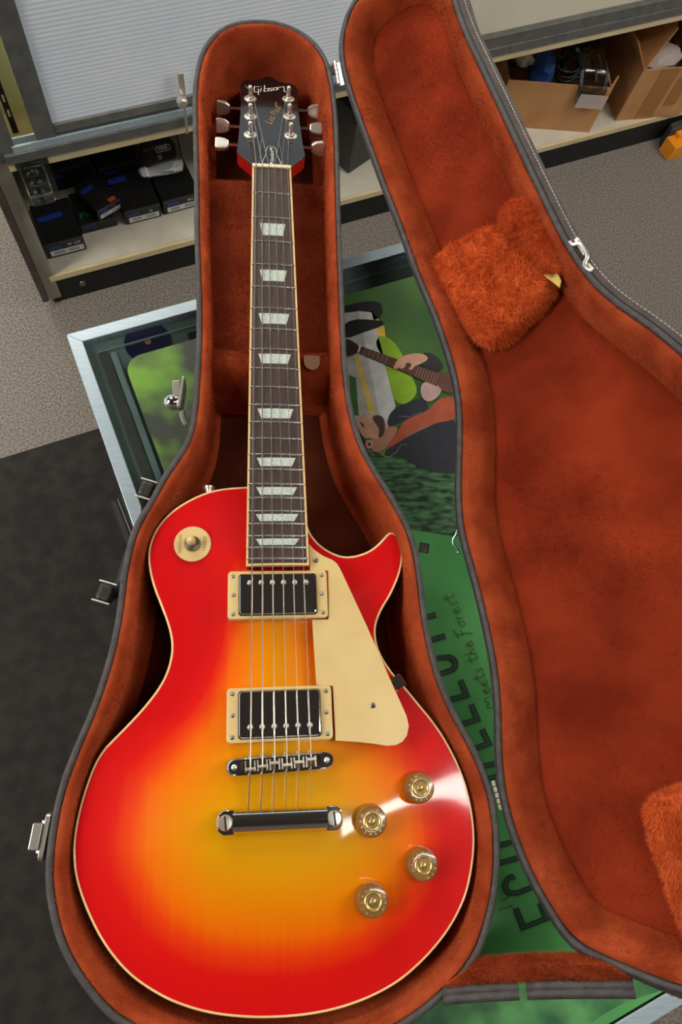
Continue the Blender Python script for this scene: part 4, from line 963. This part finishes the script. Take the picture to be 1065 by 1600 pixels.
# neck and fingerboard
SCALE = 0.628
fy = lambda n: -SCALE * (1 - 2 ** (-n / 12.0))
fw = lambda y: 0.043 + (0.0572 - 0.043) * y / fy(22)
FE = fy(22) - 0.0062
R = []
for y in np.linspace(0.004, FE - 0.0, 14):
    wv = fw(y) - 0.0004; dep = 0.020 if y > -0.36 else 0.017
    R.append([(wv / 2 * math.cos(a), y, ZFB - 0.0062 - dep * abs(math.sin(a)) ** 0.9) for a in np.linspace(0, math.pi, 13)])
MB().rings(R, closed=False).build('neck', 'cherry', gt, smooth=True)
def fbz(x): return ZFB - x * x / (2 * 0.305)
def strip(y0, y1, x0f, x1f, zt, zb, nx=7):
    R = []
    for y in (y0, y1):
        xs = np.linspace(x0f(y), x1f(y), nx); R.append([(x, y, fbz(x) + zt) for x in xs] + [(x, y, zb) for x in xs[::-1]])
    mb = MB(); mb.rings(R, True, True, True); return mb
BW = 0.0019
fbd = strip(0.0, FE + BW, lambda y: -fw(y) / 2 + BW, lambda y: fw(y) / 2 - BW, 0, ZFB - 0.0064).build('fingerboard', 'rosewood', gt)
for s in (-1, 1):
    f0 = (lambda y, s=s: s * fw(y) / 2); f1_ = (lambda y, s=s: s * (fw(y) / 2 - BW))
    strip(0.0, FE + BW, f0 if s < 0 else f1_, f1_ if s < 0 else f0, 0.0001, ZFB - 0.0064, 2).build('fingerboard_binding', 'binding', fbd)
strip(FE + BW, FE, lambda y: -fw(y) / 2, lambda y: fw(y) / 2, 0.0001, ZFB - 0.0064).build('fingerboard_binding', 'binding', fbd)
for n in range(1, 23):
    y = fy(n); hw = fw(y) / 2 - 0.0012
    R = []
    for x in np.linspace(-hw, hw, 7): R.append([(x, y + 0.0012 * math.cos(a), fbz(x) + 0.0011 * math.sin(a)) for a in np.linspace(0, math.pi, 6)])
    MB().rings(R, closed=False).build('fret', 'steel', fbd, smooth=True)
INL = {3: 0.62, 5: 0.62, 7: 0.66, 9: 0.66, 12: 0.68, 15: 0.70, 17: 0.71, 19: 0.72, 21: 0.72}
for n, kx in INL.items():
    ya, yb2 = fy(n - 1), fy(n); ym = (ya + yb2) / 2; gap = abs(ya - yb2); h = gap * (0.5 if n < 10 else 0.56) / 2; wv = (fw(ym) - 2 * BW)
    if n == 3: ym -= 0.0
    P = [(-wv * kx / 2 * 1.06, ym + h), (wv * kx / 2 * 1.06, ym + h), (wv * kx / 2 * 0.84, ym - h), (-wv * kx / 2 * 0.84, ym - h)]
    Q = []
    for i in range(4):
        a, b = np.array(P[i]), np.array(P[(i + 1) % 4])
        for q in np.linspace(0, 1, 6, endpoint=False): Q.append(a + (b - a) * q)
    mb = MB(); nq = len(Q); rows = 6; vsx = []; fsx = []
    for j in range(rows + 1):
        v = j / rows; xl = P[0][0] + (P[3][0] - P[0][0]) * v; xr = P[1][0] + (P[2][0] - P[1][0]) * v; y = P[0][1] + (P[3][1] - P[0][1]) * v
        for i in range(9): x = xl + (xr - xl) * i / 8; vsx.append((x, y, fbz(x) + 0.00022))
    for j in range(rows):
        for i in range(8): fsx.append((j * 9 + i, j * 9 + i + 1, (j + 1) * 9 + i + 1, (j + 1) * 9 + i))
    mb.add(vsx, fsx).build('inlay', 'pearl', fbd)
MB().box((0, 0.0022, ZFB - 0.001), (0.0432, 0.0044, 0.0052)).build('nut', 'nut', gt, bevel=0.0008)

# headstock, tilted back
HA = math.radians(15); HY = 0.0044; HZ = ZFB - 0.0035
hex_, hey, hez = np.array((1, 0, 0.0)), np.array((0, math.cos(HA), -math.sin(HA))), np.array((0, math.sin(HA), math.cos(HA)))
HORG = np.array((0, HY, HZ)); hfn = plane_fn(HORG, hex_, hey, hez)
def hp(u, v, off=0.0):
    p = onplane(u, v, HORG + hez * off, hez) - HORG; return float(p @ hex_), float(p @ hey)
HP = [(-0.0215, 0.0), (-0.0225, 0.004), (-0.030, 0.014), (-0.0375, 0.024), (-0.0392, 0.030), (-0.0380, 0.042), (-0.0362, 0.075), (-0.0350, 0.115), (-0.0348, 0.145), (-0.0368, 0.160), (-0.0300, 0.169), (-0.0220, 0.170), (-0.0120, 0.172), (-0.005, 0.180), (0, 0.181)]
HPx = resample([(x, y if y < 0.042 else 0.042 + (y - 0.042) * 1.19) for x, y in HP], 60, 2, False)
HPx = np.vstack([HPx, [(-x, y) for x, y in HPx[::-1][1:]]])
hs = MB().prism([tuple(p) for p in HPx], -0.0145, -0.0012, fn=hfn).build('headstock', 'cherry', gt)
MB().prism([tuple(p) for p in offset(HPx, 0.0002, 0)], -0.0012, 0.0, fn=hfn).build('headstock_veneer', 'black_lacquer', hs, bevel=0.0003)
def L6(L): return [(370 + a / 7.1, 110 + b / 7.1) for a, b in L]
logo = {'G': [[(250, 182), (196, 178), (190, 205), (194, 240), (240, 238), (243, 210), (222, 209)], [(240, 238), (238, 270)]], 'i': [[(268, 195), (265, 235)], [(269, 174), (268, 178)]],
        'b': [[(308, 165), (300, 232), (345, 228), (348, 200), (306, 203)]], 's': [[(392, 196), (362, 199), (362, 212), (388, 214), (386, 226), (354, 229)]],
        'o': [[(406, 194), (441, 191), (443, 216), (404, 219), (406, 194)]], 'n': [[(456, 213), (454, 189), (521, 180), (526, 235), (550, 238)]]}
for ch, strokes in logo.items():
    mb = MB()
    for q in strokes: ribbon(mb, [hp(u, v, 0.0003) for u, v in L6(q)], 0.0011, hfn, 0.0003)
    mb.build('logo_letter', 'pearl_ink', hs)
sx, sy = hp(428, 180, 0.0003); ang = math.radians(72)
mb = MB(); text_mb(mb, 'Les Paul', 0.0135, plane_fn(hfn(sx - 0.001, sy, 0.0003), hex_ * math.cos(ang) + hey * math.sin(ang), -hex_ * math.sin(ang) + hey * math.cos(ang), hez), shear=0.3); mb.build('script_signature', 'gold_ink', hs)
sx, sy = hp(431, 163, 0.0003)
mb = MB(); text_mb(mb, 'MODEL', 0.004, plane_fn(hfn(sx, sy, 0.0003), hey, -hex_, hez)); mb.build('small_print', 'gold_ink', hs)
# truss rod cover
cx, cy = hp(425, 232, 0.001)
TP = [(-0.0105, 0.0), (-0.0108, 0.006), (-0.0085, 0.014), (-0.0065, 0.022), (-0.0062, 0.030), (-0.0045, 0.0365), (0, 0.0385), (0.0045, 0.0365), (0.0062, 0.030), (0.0065, 0.022), (0.0085, 0.014), (0.0108, 0.006), (0.0105, 0.0)]
tr = MB().prism([(x, y + 0.001) for x, y in resample(TP, 50, 1)], 0.0002, 0.002, fn=hfn).build('truss_rod_cover', 'black_plastic', gt, bevel=0.0004)
mb = MB(); ribbon(mb, [(x * 0.93, y * 0.97 + 0.0018) for x, y in TP], 0.0005, hfn, 0.0022); mb.build('cover_edge_line', 'white_ink', tr)
mb = MB(); text_mb(mb, 'Standard', 0.0064, plane_fn(hfn(0.0008, 0.0185, 0.0023), hey, -hex_, hez), shear=0.25); mb.build('cover_script', 'white_ink', tr)
for y in (0.0042, 0.0335): MB().lathe([(0.0002, 0), (0.002, 0), (0.0016, 0.0009), (0.0002, 0.0011)], hfn(0, y, 0.002), 12, np.stack([hex_, hey, hez], 1)).build('cover_screw', 'nickel', tr, smooth=True)
# tuners
HM = np.stack([hex_, hey, hez], 1)
POSTS = []
for (u, v), sd, by, rot in (((388, 153), -1, 168, 88), ((388, 181), -1, 194, 80), ((389, 209.5), -1, 223, 14), ((453, 154), 1, 173, 75), ((454, 181.5), 1, 201, 20), ((456, 211.5), 1, 231, 86)):
    x, y = hp(u, v, 0.001); x = sd * 0.0235; POSTS.append((x, y))
    tn = MB().lathe([(0.0005, 0), (0.0076, 0), (0.0076, 0.0008), (0.0046, 0.0014), (0.0040, 0.0030), (0.0005, 0.0032)], hfn(x, y, 0.0), 20, HM).build('tuner', 'nickel', gt, smooth='auto')
    MB().lathe([(0.0003, 0.0032), (0.0024, 0.0032), (0.0024, 0.0080), (0.0019, 0.0090), (0.0019, 0.0106), (0.0027, 0.0114), (0.0027, 0.0145), (0.0016, 0.0158), (0.0003, 0.016)], hfn(x, y, 0.0), 14, HM).build('tuner_post', 'nickel', tn, smooth='auto')
    zz = -0.013
    MB().tube([hfn(sd * 0.030, y, zz), hfn(sd * 0.046, y, zz), hfn(sd * 0.048, y, zz)], [0.0022, 0.0022, 0.0028], 8).build('tuner_shaft', 'chrome', tn, smooth='auto')
    # keystone button, turned about its shaft
    ra = math.radians(rot); bx = np.array((sd, 0, 0.0)); bh = hey * math.cos(ra) + hez * math.sin(ra); bn = np.cross(bx, bh)
    KP = [(0.0, 0.0045), (0.005, 0.0075), (0.013, 0.0088), (0.0165, 0.0078), (0.0165, -0.0078), (0.013, -0.0088), (0.005, -0.0075), (0.0, -0.0045)]
    MB().prism(KP, -0.003, 0.003, fn=plane_fn(hfn(sd * 0.0485, y, zz), bx, bh, bn)).build('tuner_button', 'nickel', tn, bevel=0.0015)
for s in (-1, 1):
    q = hp(390 if s < 0 else 454, 223); MB().lathe([(0.0002, 0), (0.0016, 0), (0.0012, 0.0006), (0.0002, 0.0007)], hfn(q[0], q[1], 0), 10, HM).build('veneer_screw', 'screw_dark', hs)

# pickups
def pickup(yc, w_, h_, cw, ch, screw_dir, tilt):
    zr = ZT + 0.0995
    rg = MB().prism(rrect(0, yc, w_, h_, 0.0035), ZT + 0.0865, zr, ).build('pickup_ring', 'cream', gt, bevel=0.0012)
    pk = MB().prism(rrect(0, yc, cw + 0.0016, ch + 0.0016, 0.003), zr - 0.001, zr + 0.0002).build('pickup_gap', 'black_plastic', rg)
    cv = MB().prism(rrect(0, yc, cw, ch, 0.0032), zr - 0.002, ZT + 0.1038).build('pickup_cover', 'chrome', gt, bevel=0.0014)
    for k in range(6):
        x = -0.0253 + k * 0.0101; y = yc + screw_dir * ch * 0.27
        ps = MB().lathe([(0.0002, 0), (0.0025, 0), (0.0024, 0.0006), (0.0017, 0.0013), (0.0002, 0.0015)], (x, y, ZT + 0.1037), 14).build('pole_screw', 'latch_metal', cv, smooth=True)
    for sx in (-1, 1):
        for sy in (-1, 0, 1):
            x = sx * (w_ / 2 - (0.0048 if sy else 0.0052)); y = yc + sy * (h_ / 2 - 0.0048)
            sc = MB().lathe([(0.0002, 0), (0.0021, 0), (0.0016, 0.0007), (0.0002, 0.0009)], (x, y, zr - 0.0001), 12).build('ring_screw', 'screw', rg, smooth=True)
pickup(-0.4838, 0.0900, 0.0442, 0.0690, 0.0368, 1, 0)
pickup(-0.5882, 0.0905, 0.0455, 0.0695, 0.0385, -1, 0)

# pickguard with its bracket
ZG = ZT + 0.0968
GP = [(482, 849), (490, 858), (504, 868), (520, 875), (527, 881), (531, 888), (537, 900), (573.5, 979), (588, 1012), (610.7, 1064), (635, 1118), (638.8, 1134), (636, 1149), (629, 1159), (618, 1164.5), (605, 1165.5), (580, 1162), (556.6, 1159.5), (524, 1157.5), (519.5, 1072), (494, 1070), (487.5, 968), (513, 967.5), (512, 891.5), (484, 891)]
pg = MB().prism([tuple(at(u, v, ZG)[:2]) for u, v in GP], ZG - 0.0022, ZG).build('pickguard', 'cream', gt, bevel=0.0006)
for u, v in ((493, 875), (582, 1102)):
    q = at(u, v, ZG); sc = MB().lathe([(0.0002, 0), (0.0026, 0), (0.0022, 0.0008), (0.0002, 0.001)], (q[0], q[1], ZG), 14).build('guard_screw', 'screw', pg, smooth=True)
    for a in (0, 1): MB().box((q[0], q[1], ZG + 0.00095), (0.0026, 0.0006, 0.0004), rotz(a * math.pi / 2)).build('screw_slot', 'screw_dark', pg)
q = at(620, 1067, ZE + 0.003); a = math.radians(35)
MB().box((q[0], q[1], ZE + 0.0065), (0.0115, 0.0125, 0.008), rotz(a)).build('guard_bracket', 'chrome', pg, bevel=0.002)

# pickup selector
q = at(301, 851, ZT + 0.082); zq = max(ztop(q[0] + 0.0165 * math.cos(a_), q[1] + 0.0165 * math.sin(a_)) for a_ in np.linspace(0, 6.28, 9)) + 0.0002
tp = MB().lathe([(0.0058, 0), (0.0171, 0), (0.0171, 0.001), (0.0168, 0.0013), (0.0058, 0.0013)], (q[0], q[1], zq), 48).build('selector_plate', 'cream', gt, smooth='auto')
for txt, dx in (('RHYTHM', -0.0112), ('TREBLE', 0.0112)):
    mb = MB(); text_mb(mb, txt, 0.0046, plane_fn((q[0] + dx, q[1], zq + 0.0015), (0.03, 1, 0), (-1, 0.03, 0), (0, 0, 1))); mb.build('plate_lettering', 'gold_ink', tp)
sw = MB().lathe([(0.0042, 0.0013), (0.0072, 0.0013), (0.0076, 0.0022), (0.0068, 0.0036), (0.0050, 0.0040), (0.0042, 0.003)], (q[0], q[1], zq), 24).build('selector_nut', 'screw', gt, smooth='auto')
MB().lathe([(0.0003, 0.001), (0.0042, 0.0012), (0.0042, 0.0018), (0.0003, 0.0018)], (q[0], q[1], zq), 16).build('selector_well', 'screw_dark', sw)
lean = np.array((-0.10, 0.05, 1.0)); lean /= np.linalg.norm(lean); lx = np.cross((0, 1, 0), lean); lx /= np.linalg.norm(lx); LM = np.stack([lx, np.cross(lean, lx), lean], 1)
MB().lathe([(0.0003, 0), (0.0018, 0.0), (0.0022, 0.004), (0.0040, 0.007), (0.0044, 0.0095), (0.0036, 0.0122), (0.0014, 0.0134), (0.0003, 0.0135)], (q[0], q[1], zq + 0.001), 20, LM).build('selector_tip', 'cream', sw, smooth=True)

# bridge and tailpiece
bang = math.atan2(0.0028, 0.0884)
bf = plane_fn((0.0, -0.6288, 0), (math.cos(bang), math.sin(bang), 0), (-math.sin(bang), math.cos(bang), 0), (0, 0, 1))
bl, bw, z0, z1 = 0.0885, 0.0132, ZT + 0.0955, ZT + 0.1055
def stad(l, wv, n=10):
    h = wv / 2; c = l / 2 - h
    return [(c + h * math.cos(a), h * math.sin(a)) for a in np.linspace(-math.pi / 2, math.pi / 2, n)] + [(-c + h * math.cos(a), h * math.sin(a)) for a in np.linspace(math.pi / 2, 3 * math.pi / 2, n)]
outer, inner = np.array(stad(bl, bw)), np.array(rrect(0, 0, 0.0665, 0.0088, 0.001, 0, 5))
br = MB()
def loopz(P, z): return [bf(p[0], p[1], z) for p in P]
oA = resample(outer, 80, 0); iA = resample(inner, 80, 0)
k = int(np.argmin(np.linalg.norm(oA - np.array((bl / 2, 0)), axis=1))); oA = np.roll(oA, -k, 0)
k = int(np.argmin(np.linalg.norm(iA - np.array((0.03325, 0)), axis=1))); iA = np.roll(iA, -k, 0)
if area2(oA) * area2(iA) < 0: iA = np.roll(iA[::-1], 1, 0)
br.rings([loopz(iA, z0), loopz(oA, z0), loopz(oA, z1 - 0.001), loopz(offset(oA, 0.001, 0), z1), loopz(iA, z1), loopz(iA, z0)])
bro = br.build('bridge', 'chrome', gt, smooth='auto')
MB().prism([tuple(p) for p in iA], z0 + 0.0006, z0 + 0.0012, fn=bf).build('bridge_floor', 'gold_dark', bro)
comp = [-0.0022, -0.0008, 0.0012, -0.0012, 0.0004, 0.0018]
SX = [-0.0253 + k * 0.01012 for k in range(6)]
for k in range(6):
    x = SX[k]
    sdl = MB(); sdl.box(bf(x, comp[k], z1 + 0.0003), (0.0086, 0.0024, 0.0042), rotz(bang)); sdl.build('saddle', 'nickel', bro, bevel=0.0005)
    for s in (-1, 1): MB().box(bf(x + s * 0.0038, 0, z1 - 0.001), (0.0012, 0.0086, 0.0016), rotz(bang)).build('saddle_guide', 'nickel', bro)
    MB().tube([bf(x, -0.001, z1 - 0.0028), bf(x, 0.0082, z1 - 0.0028)], [0.0009, 0.0009], 8).build('saddle_screw', 'screw', bro)
    MB().lathe([(0.0002, 0), (0.002, 0), (0.002, 0.0016), (0.0002, 0.0016)], bf(x, 0.0072, z1 - 0.0028), 10, np.stack([(1, 0, 0), (0, 0, -1), (0, 1, 0)], 1)).build('saddle_screw_head', 'screw', bro)
for s in (-1, 1):
    c = bf(s * 0.0385, 0, z1 - 0.0002)
    MB().lathe([(0.0003, 0), (0.0026, 0), (0.0024, 0.001), (0.0003, 0.0012)], c, 14).build('bridge_post', 'nickel', bro, smooth=True)
    MB().lathe([(0.0003, 0), (0.003, 0), (0.003, 0.011), (0.0003, 0.011)], (c[0], c[1], ZT + 0.0845), 12).build('post_stem', 'screw', bro)
    MB().lathe([(0.0003, 0), (0.0068, 0), (0.0068, 0.0016), (0.0003, 0.0016)], (c[0], c[1], ZT + 0.0925), 20).build('thumb_wheel', 'nickel', bro, smooth='auto')
# tailpiece
ty = -0.6725; ta = math.radians(-0.6)
tf = plane_fn((-0.001, ty, 0), (math.cos(ta), math.sin(ta), 0), (-math.sin(ta), math.cos(ta), 0), (0, 0, 1))
R = []
for x in np.linspace(-0.0385, 0.0385, 9):
    R.append([tf(x, 0.0090 * math.cos(a), ZT + 0.0985 + (0.0085 if math.sin(a) > 0 else 0.005) * math.sin(a)) for a in np.linspace(0, 2 * math.pi, 20, endpoint=False)])
tpc = MB().rings(R, True, True, True).build('tailpiece', 'chrome', gt, smooth='auto')
for s in (-1, 1):
    P = [(s * 0.0372, -0.0092), (s * 0.0372, 0.0092), (s * 0.046, 0.0095), (s * 0.0505, 0.006), (s * 0.0515, 0.0), (s * 0.0505, -0.006), (s * 0.046, -0.0095)]
    MB().prism(P, ZT + 0.0945, ZT + 0.1035, fn=tf).build('tailpiece_lug', 'chrome', tpc, bevel=0.0012)
    c = tf(s * 0.0442, 0, ZT + 0.1036)
    st = MB().lathe([(0.0003, 0), (0.0062, 0), (0.0062, 0.0018), (0.0052, 0.003), (0.0003, 0.0034)], c, 24).build('stud', 'nickel', tpc, smooth='auto')
    MB().box((c[0], c[1], ZT + 0.1070), (0.0014, 0.0108, 0.0008), rotz(0.1)).build('stud_slot', 'screw_dark', tpc)
    MB().lathe([(0.0003, 0), (0.004, 0), (0.004, 0.009), (0.0003, 0.009)], (c[0], c[1], ZT + 0.0875), 12).build('stud_stem', 'screw', tpc)

# strings
GA = [0.00064, 0.00054, 0.00042, 0.00030, 0.00026, 0.00022]
order = [(-1, 2), (-1, 1), (-1, 0), (1, 3), (1, 4), (1, 5)]     # posts: 0..2 left top to bottom, 3..5 right top to bottom
for k in range(6):
    nx = -0.0175 + 0.007 * k; px_, py_ = POSTS[order[k][1]]
    post = hfn(px_ + (0.002 if k < 3 else -0.002), py_, 0.0092)
    pts = [tf(SX[k] - 0.001, 0.0065, ZT + 0.1005), bf(SX[k], comp[k], z1 + 0.0026), (nx * 1.0, 0.002, ZFB + 0.0018), tuple(post)]
    MB().tube(pts, GA[k], 6).build('string', 'string', gt)
    ang = [hfn(px_ + 0.0021 * math.cos(a), py_ + 0.0021 * math.sin(a), 0.0098 + 0.0004 * a / math.pi) for a in np.linspace(0, 5 * math.pi, 26)]
    MB().tube(ang, GA[k], 5).build('string_winding', 'string', gt)
for (p, a) in ((0, 130), (4, 40)):
    x, y = POSTS[p]; MB().tube([hfn(x, y, 0.0098), hfn(x + 0.010 * math.cos(math.radians(a)), y + 0.010 * math.sin(math.radians(a)), 0.0118)], 0.0004, 5).build('string_end', 'string', gt)
for A_, B_, C_ in (((405, 258), (407, 225), (409, 217)), ((442, 256), (437, 228), (434, 221))):
    MB().tube(resample([hfn(*hp(*A_, 0.003), 0.003), hfn(*hp(*B_, 0.004), 0.004), hfn(*hp(*C_, 0.003), 0.003)], 10, 2, False), 0.00035, 5).build('string_end', 'string', gt)

# volume and tone knobs
kn_proto = None
for (u, v), rot in (((658, 1231), 20), ((580, 1283), 60), ((663, 1353), 200), ((583, 1409), 235)):
    q = at(u, v, ZT + 0.100); zk = ztop(q[0], q[1])
    h = 0.0135; c = (q[0], q[1], zk + 0.0008)
    kb = MB().lathe([(0.0003, 0), (0.0134, 0), (0.0137, 0.001), (0.0124, h - 0.0012), (0.0118, h - 0.0002), (0.0112, h), (0.0076, h), (0.0073, h - 0.0003), (0.0003, h - 0.0003)], c, 40).build('knob', 'amber', gt, smooth='auto')
    MB().lathe([(0.0050, h - 0.0004), (0.0074, h - 0.0004), (0.0073, h + 0.0005), (0.0066, h + 0.0009), (0.0058, h + 0.0003), (0.0050, h + 0.0001)], c, 32).build('knob_ring', 'gold', kb, smooth='auto')
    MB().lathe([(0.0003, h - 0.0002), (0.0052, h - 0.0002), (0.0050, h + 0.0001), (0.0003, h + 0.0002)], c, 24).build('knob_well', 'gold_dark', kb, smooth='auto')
    MB().ball((c[0], c[1], c[2] + h + 0.0002), (0.0030, 0.0030, 0.0012), 16).build('knob_centre', 'gold', kb, smooth=True)
    mb = MB()
    for d in range(11):
        a = math.radians(rot - d * 27); ca, sa = math.cos(a), math.sin(a)
        text_mb(mb, str(d), 0.0026, plane_fn((c[0] + 0.0096 * ca, c[1] + 0.0096 * sa, c[2] + h + 0.0002), (sa, -ca, 0), (ca, sa, 0), (0, 0, 1)))
    mb.build('knob_numbers', 'cream', kb, kind='stuff')
# strap button on the shoulder
q = at(327, 763, ZE - 0.02)
MB().lathe([(0.0003, -0.004), (0.0035, -0.004), (0.003, 0.005), (0.0055, 0.009), (0.006, 0.011), (0.0003, 0.0115)], (q[0], q[1] - 0.0115, ZE - 0.016), 16, np.stack([(1, 0, 0), (0, 0, -1), (0, 1, 0)], 1)).build('strap_button', 'nickel', gt, smooth='auto')

# ------------------------------------------------------------------ plush pile: short fibres standing on the linings
def pile(src, count, length, width, mat, seed, ref, lean=(0, 0, 0), name='plush_pile'):
    me = src.data; rs = np.random.RandomState(seed); me.calc_loop_triangles()
    V = np.empty(len(me.vertices) * 3, np.float32); me.vertices.foreach_get('co', V); V = V.reshape(-1, 3)
    T = np.empty(len(me.loop_triangles) * 3, np.int32); me.loop_triangles.foreach_get('vertices', T); T = T.reshape(-1, 3)
    a, b, c = V[T[:, 0]], V[T[:, 1]], V[T[:, 2]]; cr = np.cross(b - a, c - a); ar = np.linalg.norm(cr, axis=1)
    idx = rs.choice(len(T), count, p=ar / ar.sum()); u, v = rs.rand(count), rs.rand(count); k = u + v > 1; u[k] = 1 - u[k]; v[k] = 1 - v[k]
    P = a[idx] + (b - a)[idx] * u[:, None] + (c - a)[idx] * v[:, None]
    N = cr[idx] / (ar[idx][:, None] + 1e-12); off = np.array(root_loc(src)); W = P + off
    N *= np.sign(np.sum(N * (ref(W) - W), axis=1))[:, None]
    D = N + rs.randn(count, 3) * 0.45 + np.array(lean); D /= np.linalg.norm(D, axis=1)[:, None]
    S = np.cross(D, rs.randn(count, 3)); S /= np.linalg.norm(S, axis=1)[:, None] + 1e-9
    L = length * (0.6 + 0.7 * rs.rand(count))[:, None]
    P = P - N * 0.0003
    VV = np.stack([P - S * width / 2, P + S * width / 2, P + D * L], 1).reshape(-1, 3)
    m2 = bpy.data.meshes.new(name); m2.vertices.add(len(VV)); m2.vertices.foreach_set('co', VV.astype(np.float32).ravel())
    m2.loops.add(len(VV)); m2.loops.foreach_set('vertex_index', np.arange(len(VV), dtype=np.int32))
    m2.polygons.add(count); m2.polygons.foreach_set('loop_start', np.arange(0, 3 * count, 3, dtype=np.int32)); m2.polygons.foreach_set('loop_total', np.full(count, 3, np.int32))
    m2.update(); m2.validate(); m2.materials.append(M[mat])
    o = bpy.data.objects.new(name, m2); COL.objects.link(o); o.parent = src; o['kind'] = 'stuff'
    return o
def ref_base(W): R_ = W.copy(); R_[:, 0] *= 0.3; R_[:, 2] = ZT + 0.35; return R_
lc = lfn(0.45, 0.18, 0.35)
def ref_lid(W): return np.array(lc)[None, :] * np.ones((len(W), 1))
for ob in list(case.children):
    nm = ob.name.split('.')[0]
    if nm == 'wall_lining': pile(ob, 70000, 0.0030, 0.0005, 'plush', 11, ref_base)
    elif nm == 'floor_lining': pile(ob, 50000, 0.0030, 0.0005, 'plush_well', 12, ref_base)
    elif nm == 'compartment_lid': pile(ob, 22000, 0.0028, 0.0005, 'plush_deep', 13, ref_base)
    elif nm == 'neck_rest': pile(ob, 12000, 0.0030, 0.0005, 'plush', 14, ref_base)
    elif nm == 'lid_wall_lining': pile(ob, 60000, 0.0030, 0.0005, 'plush', 15, ref_lid)
    elif nm == 'lid_floor_lining': pile(ob, 70000, 0.0026, 0.0005, 'plush_floor', 16, ref_lid)
    elif nm == 'gusset': pile(ob, 12000, 0.0030, 0.0005, 'plush', 17, lambda W: W + np.array((0, 0, 1.0)))
    elif nm.startswith('fur_pad'): pile(ob, 22000, 0.0062, 0.0007, 'fur', 18, ref_lid, (0.1, -0.75, 0.0), 'fur_pile')
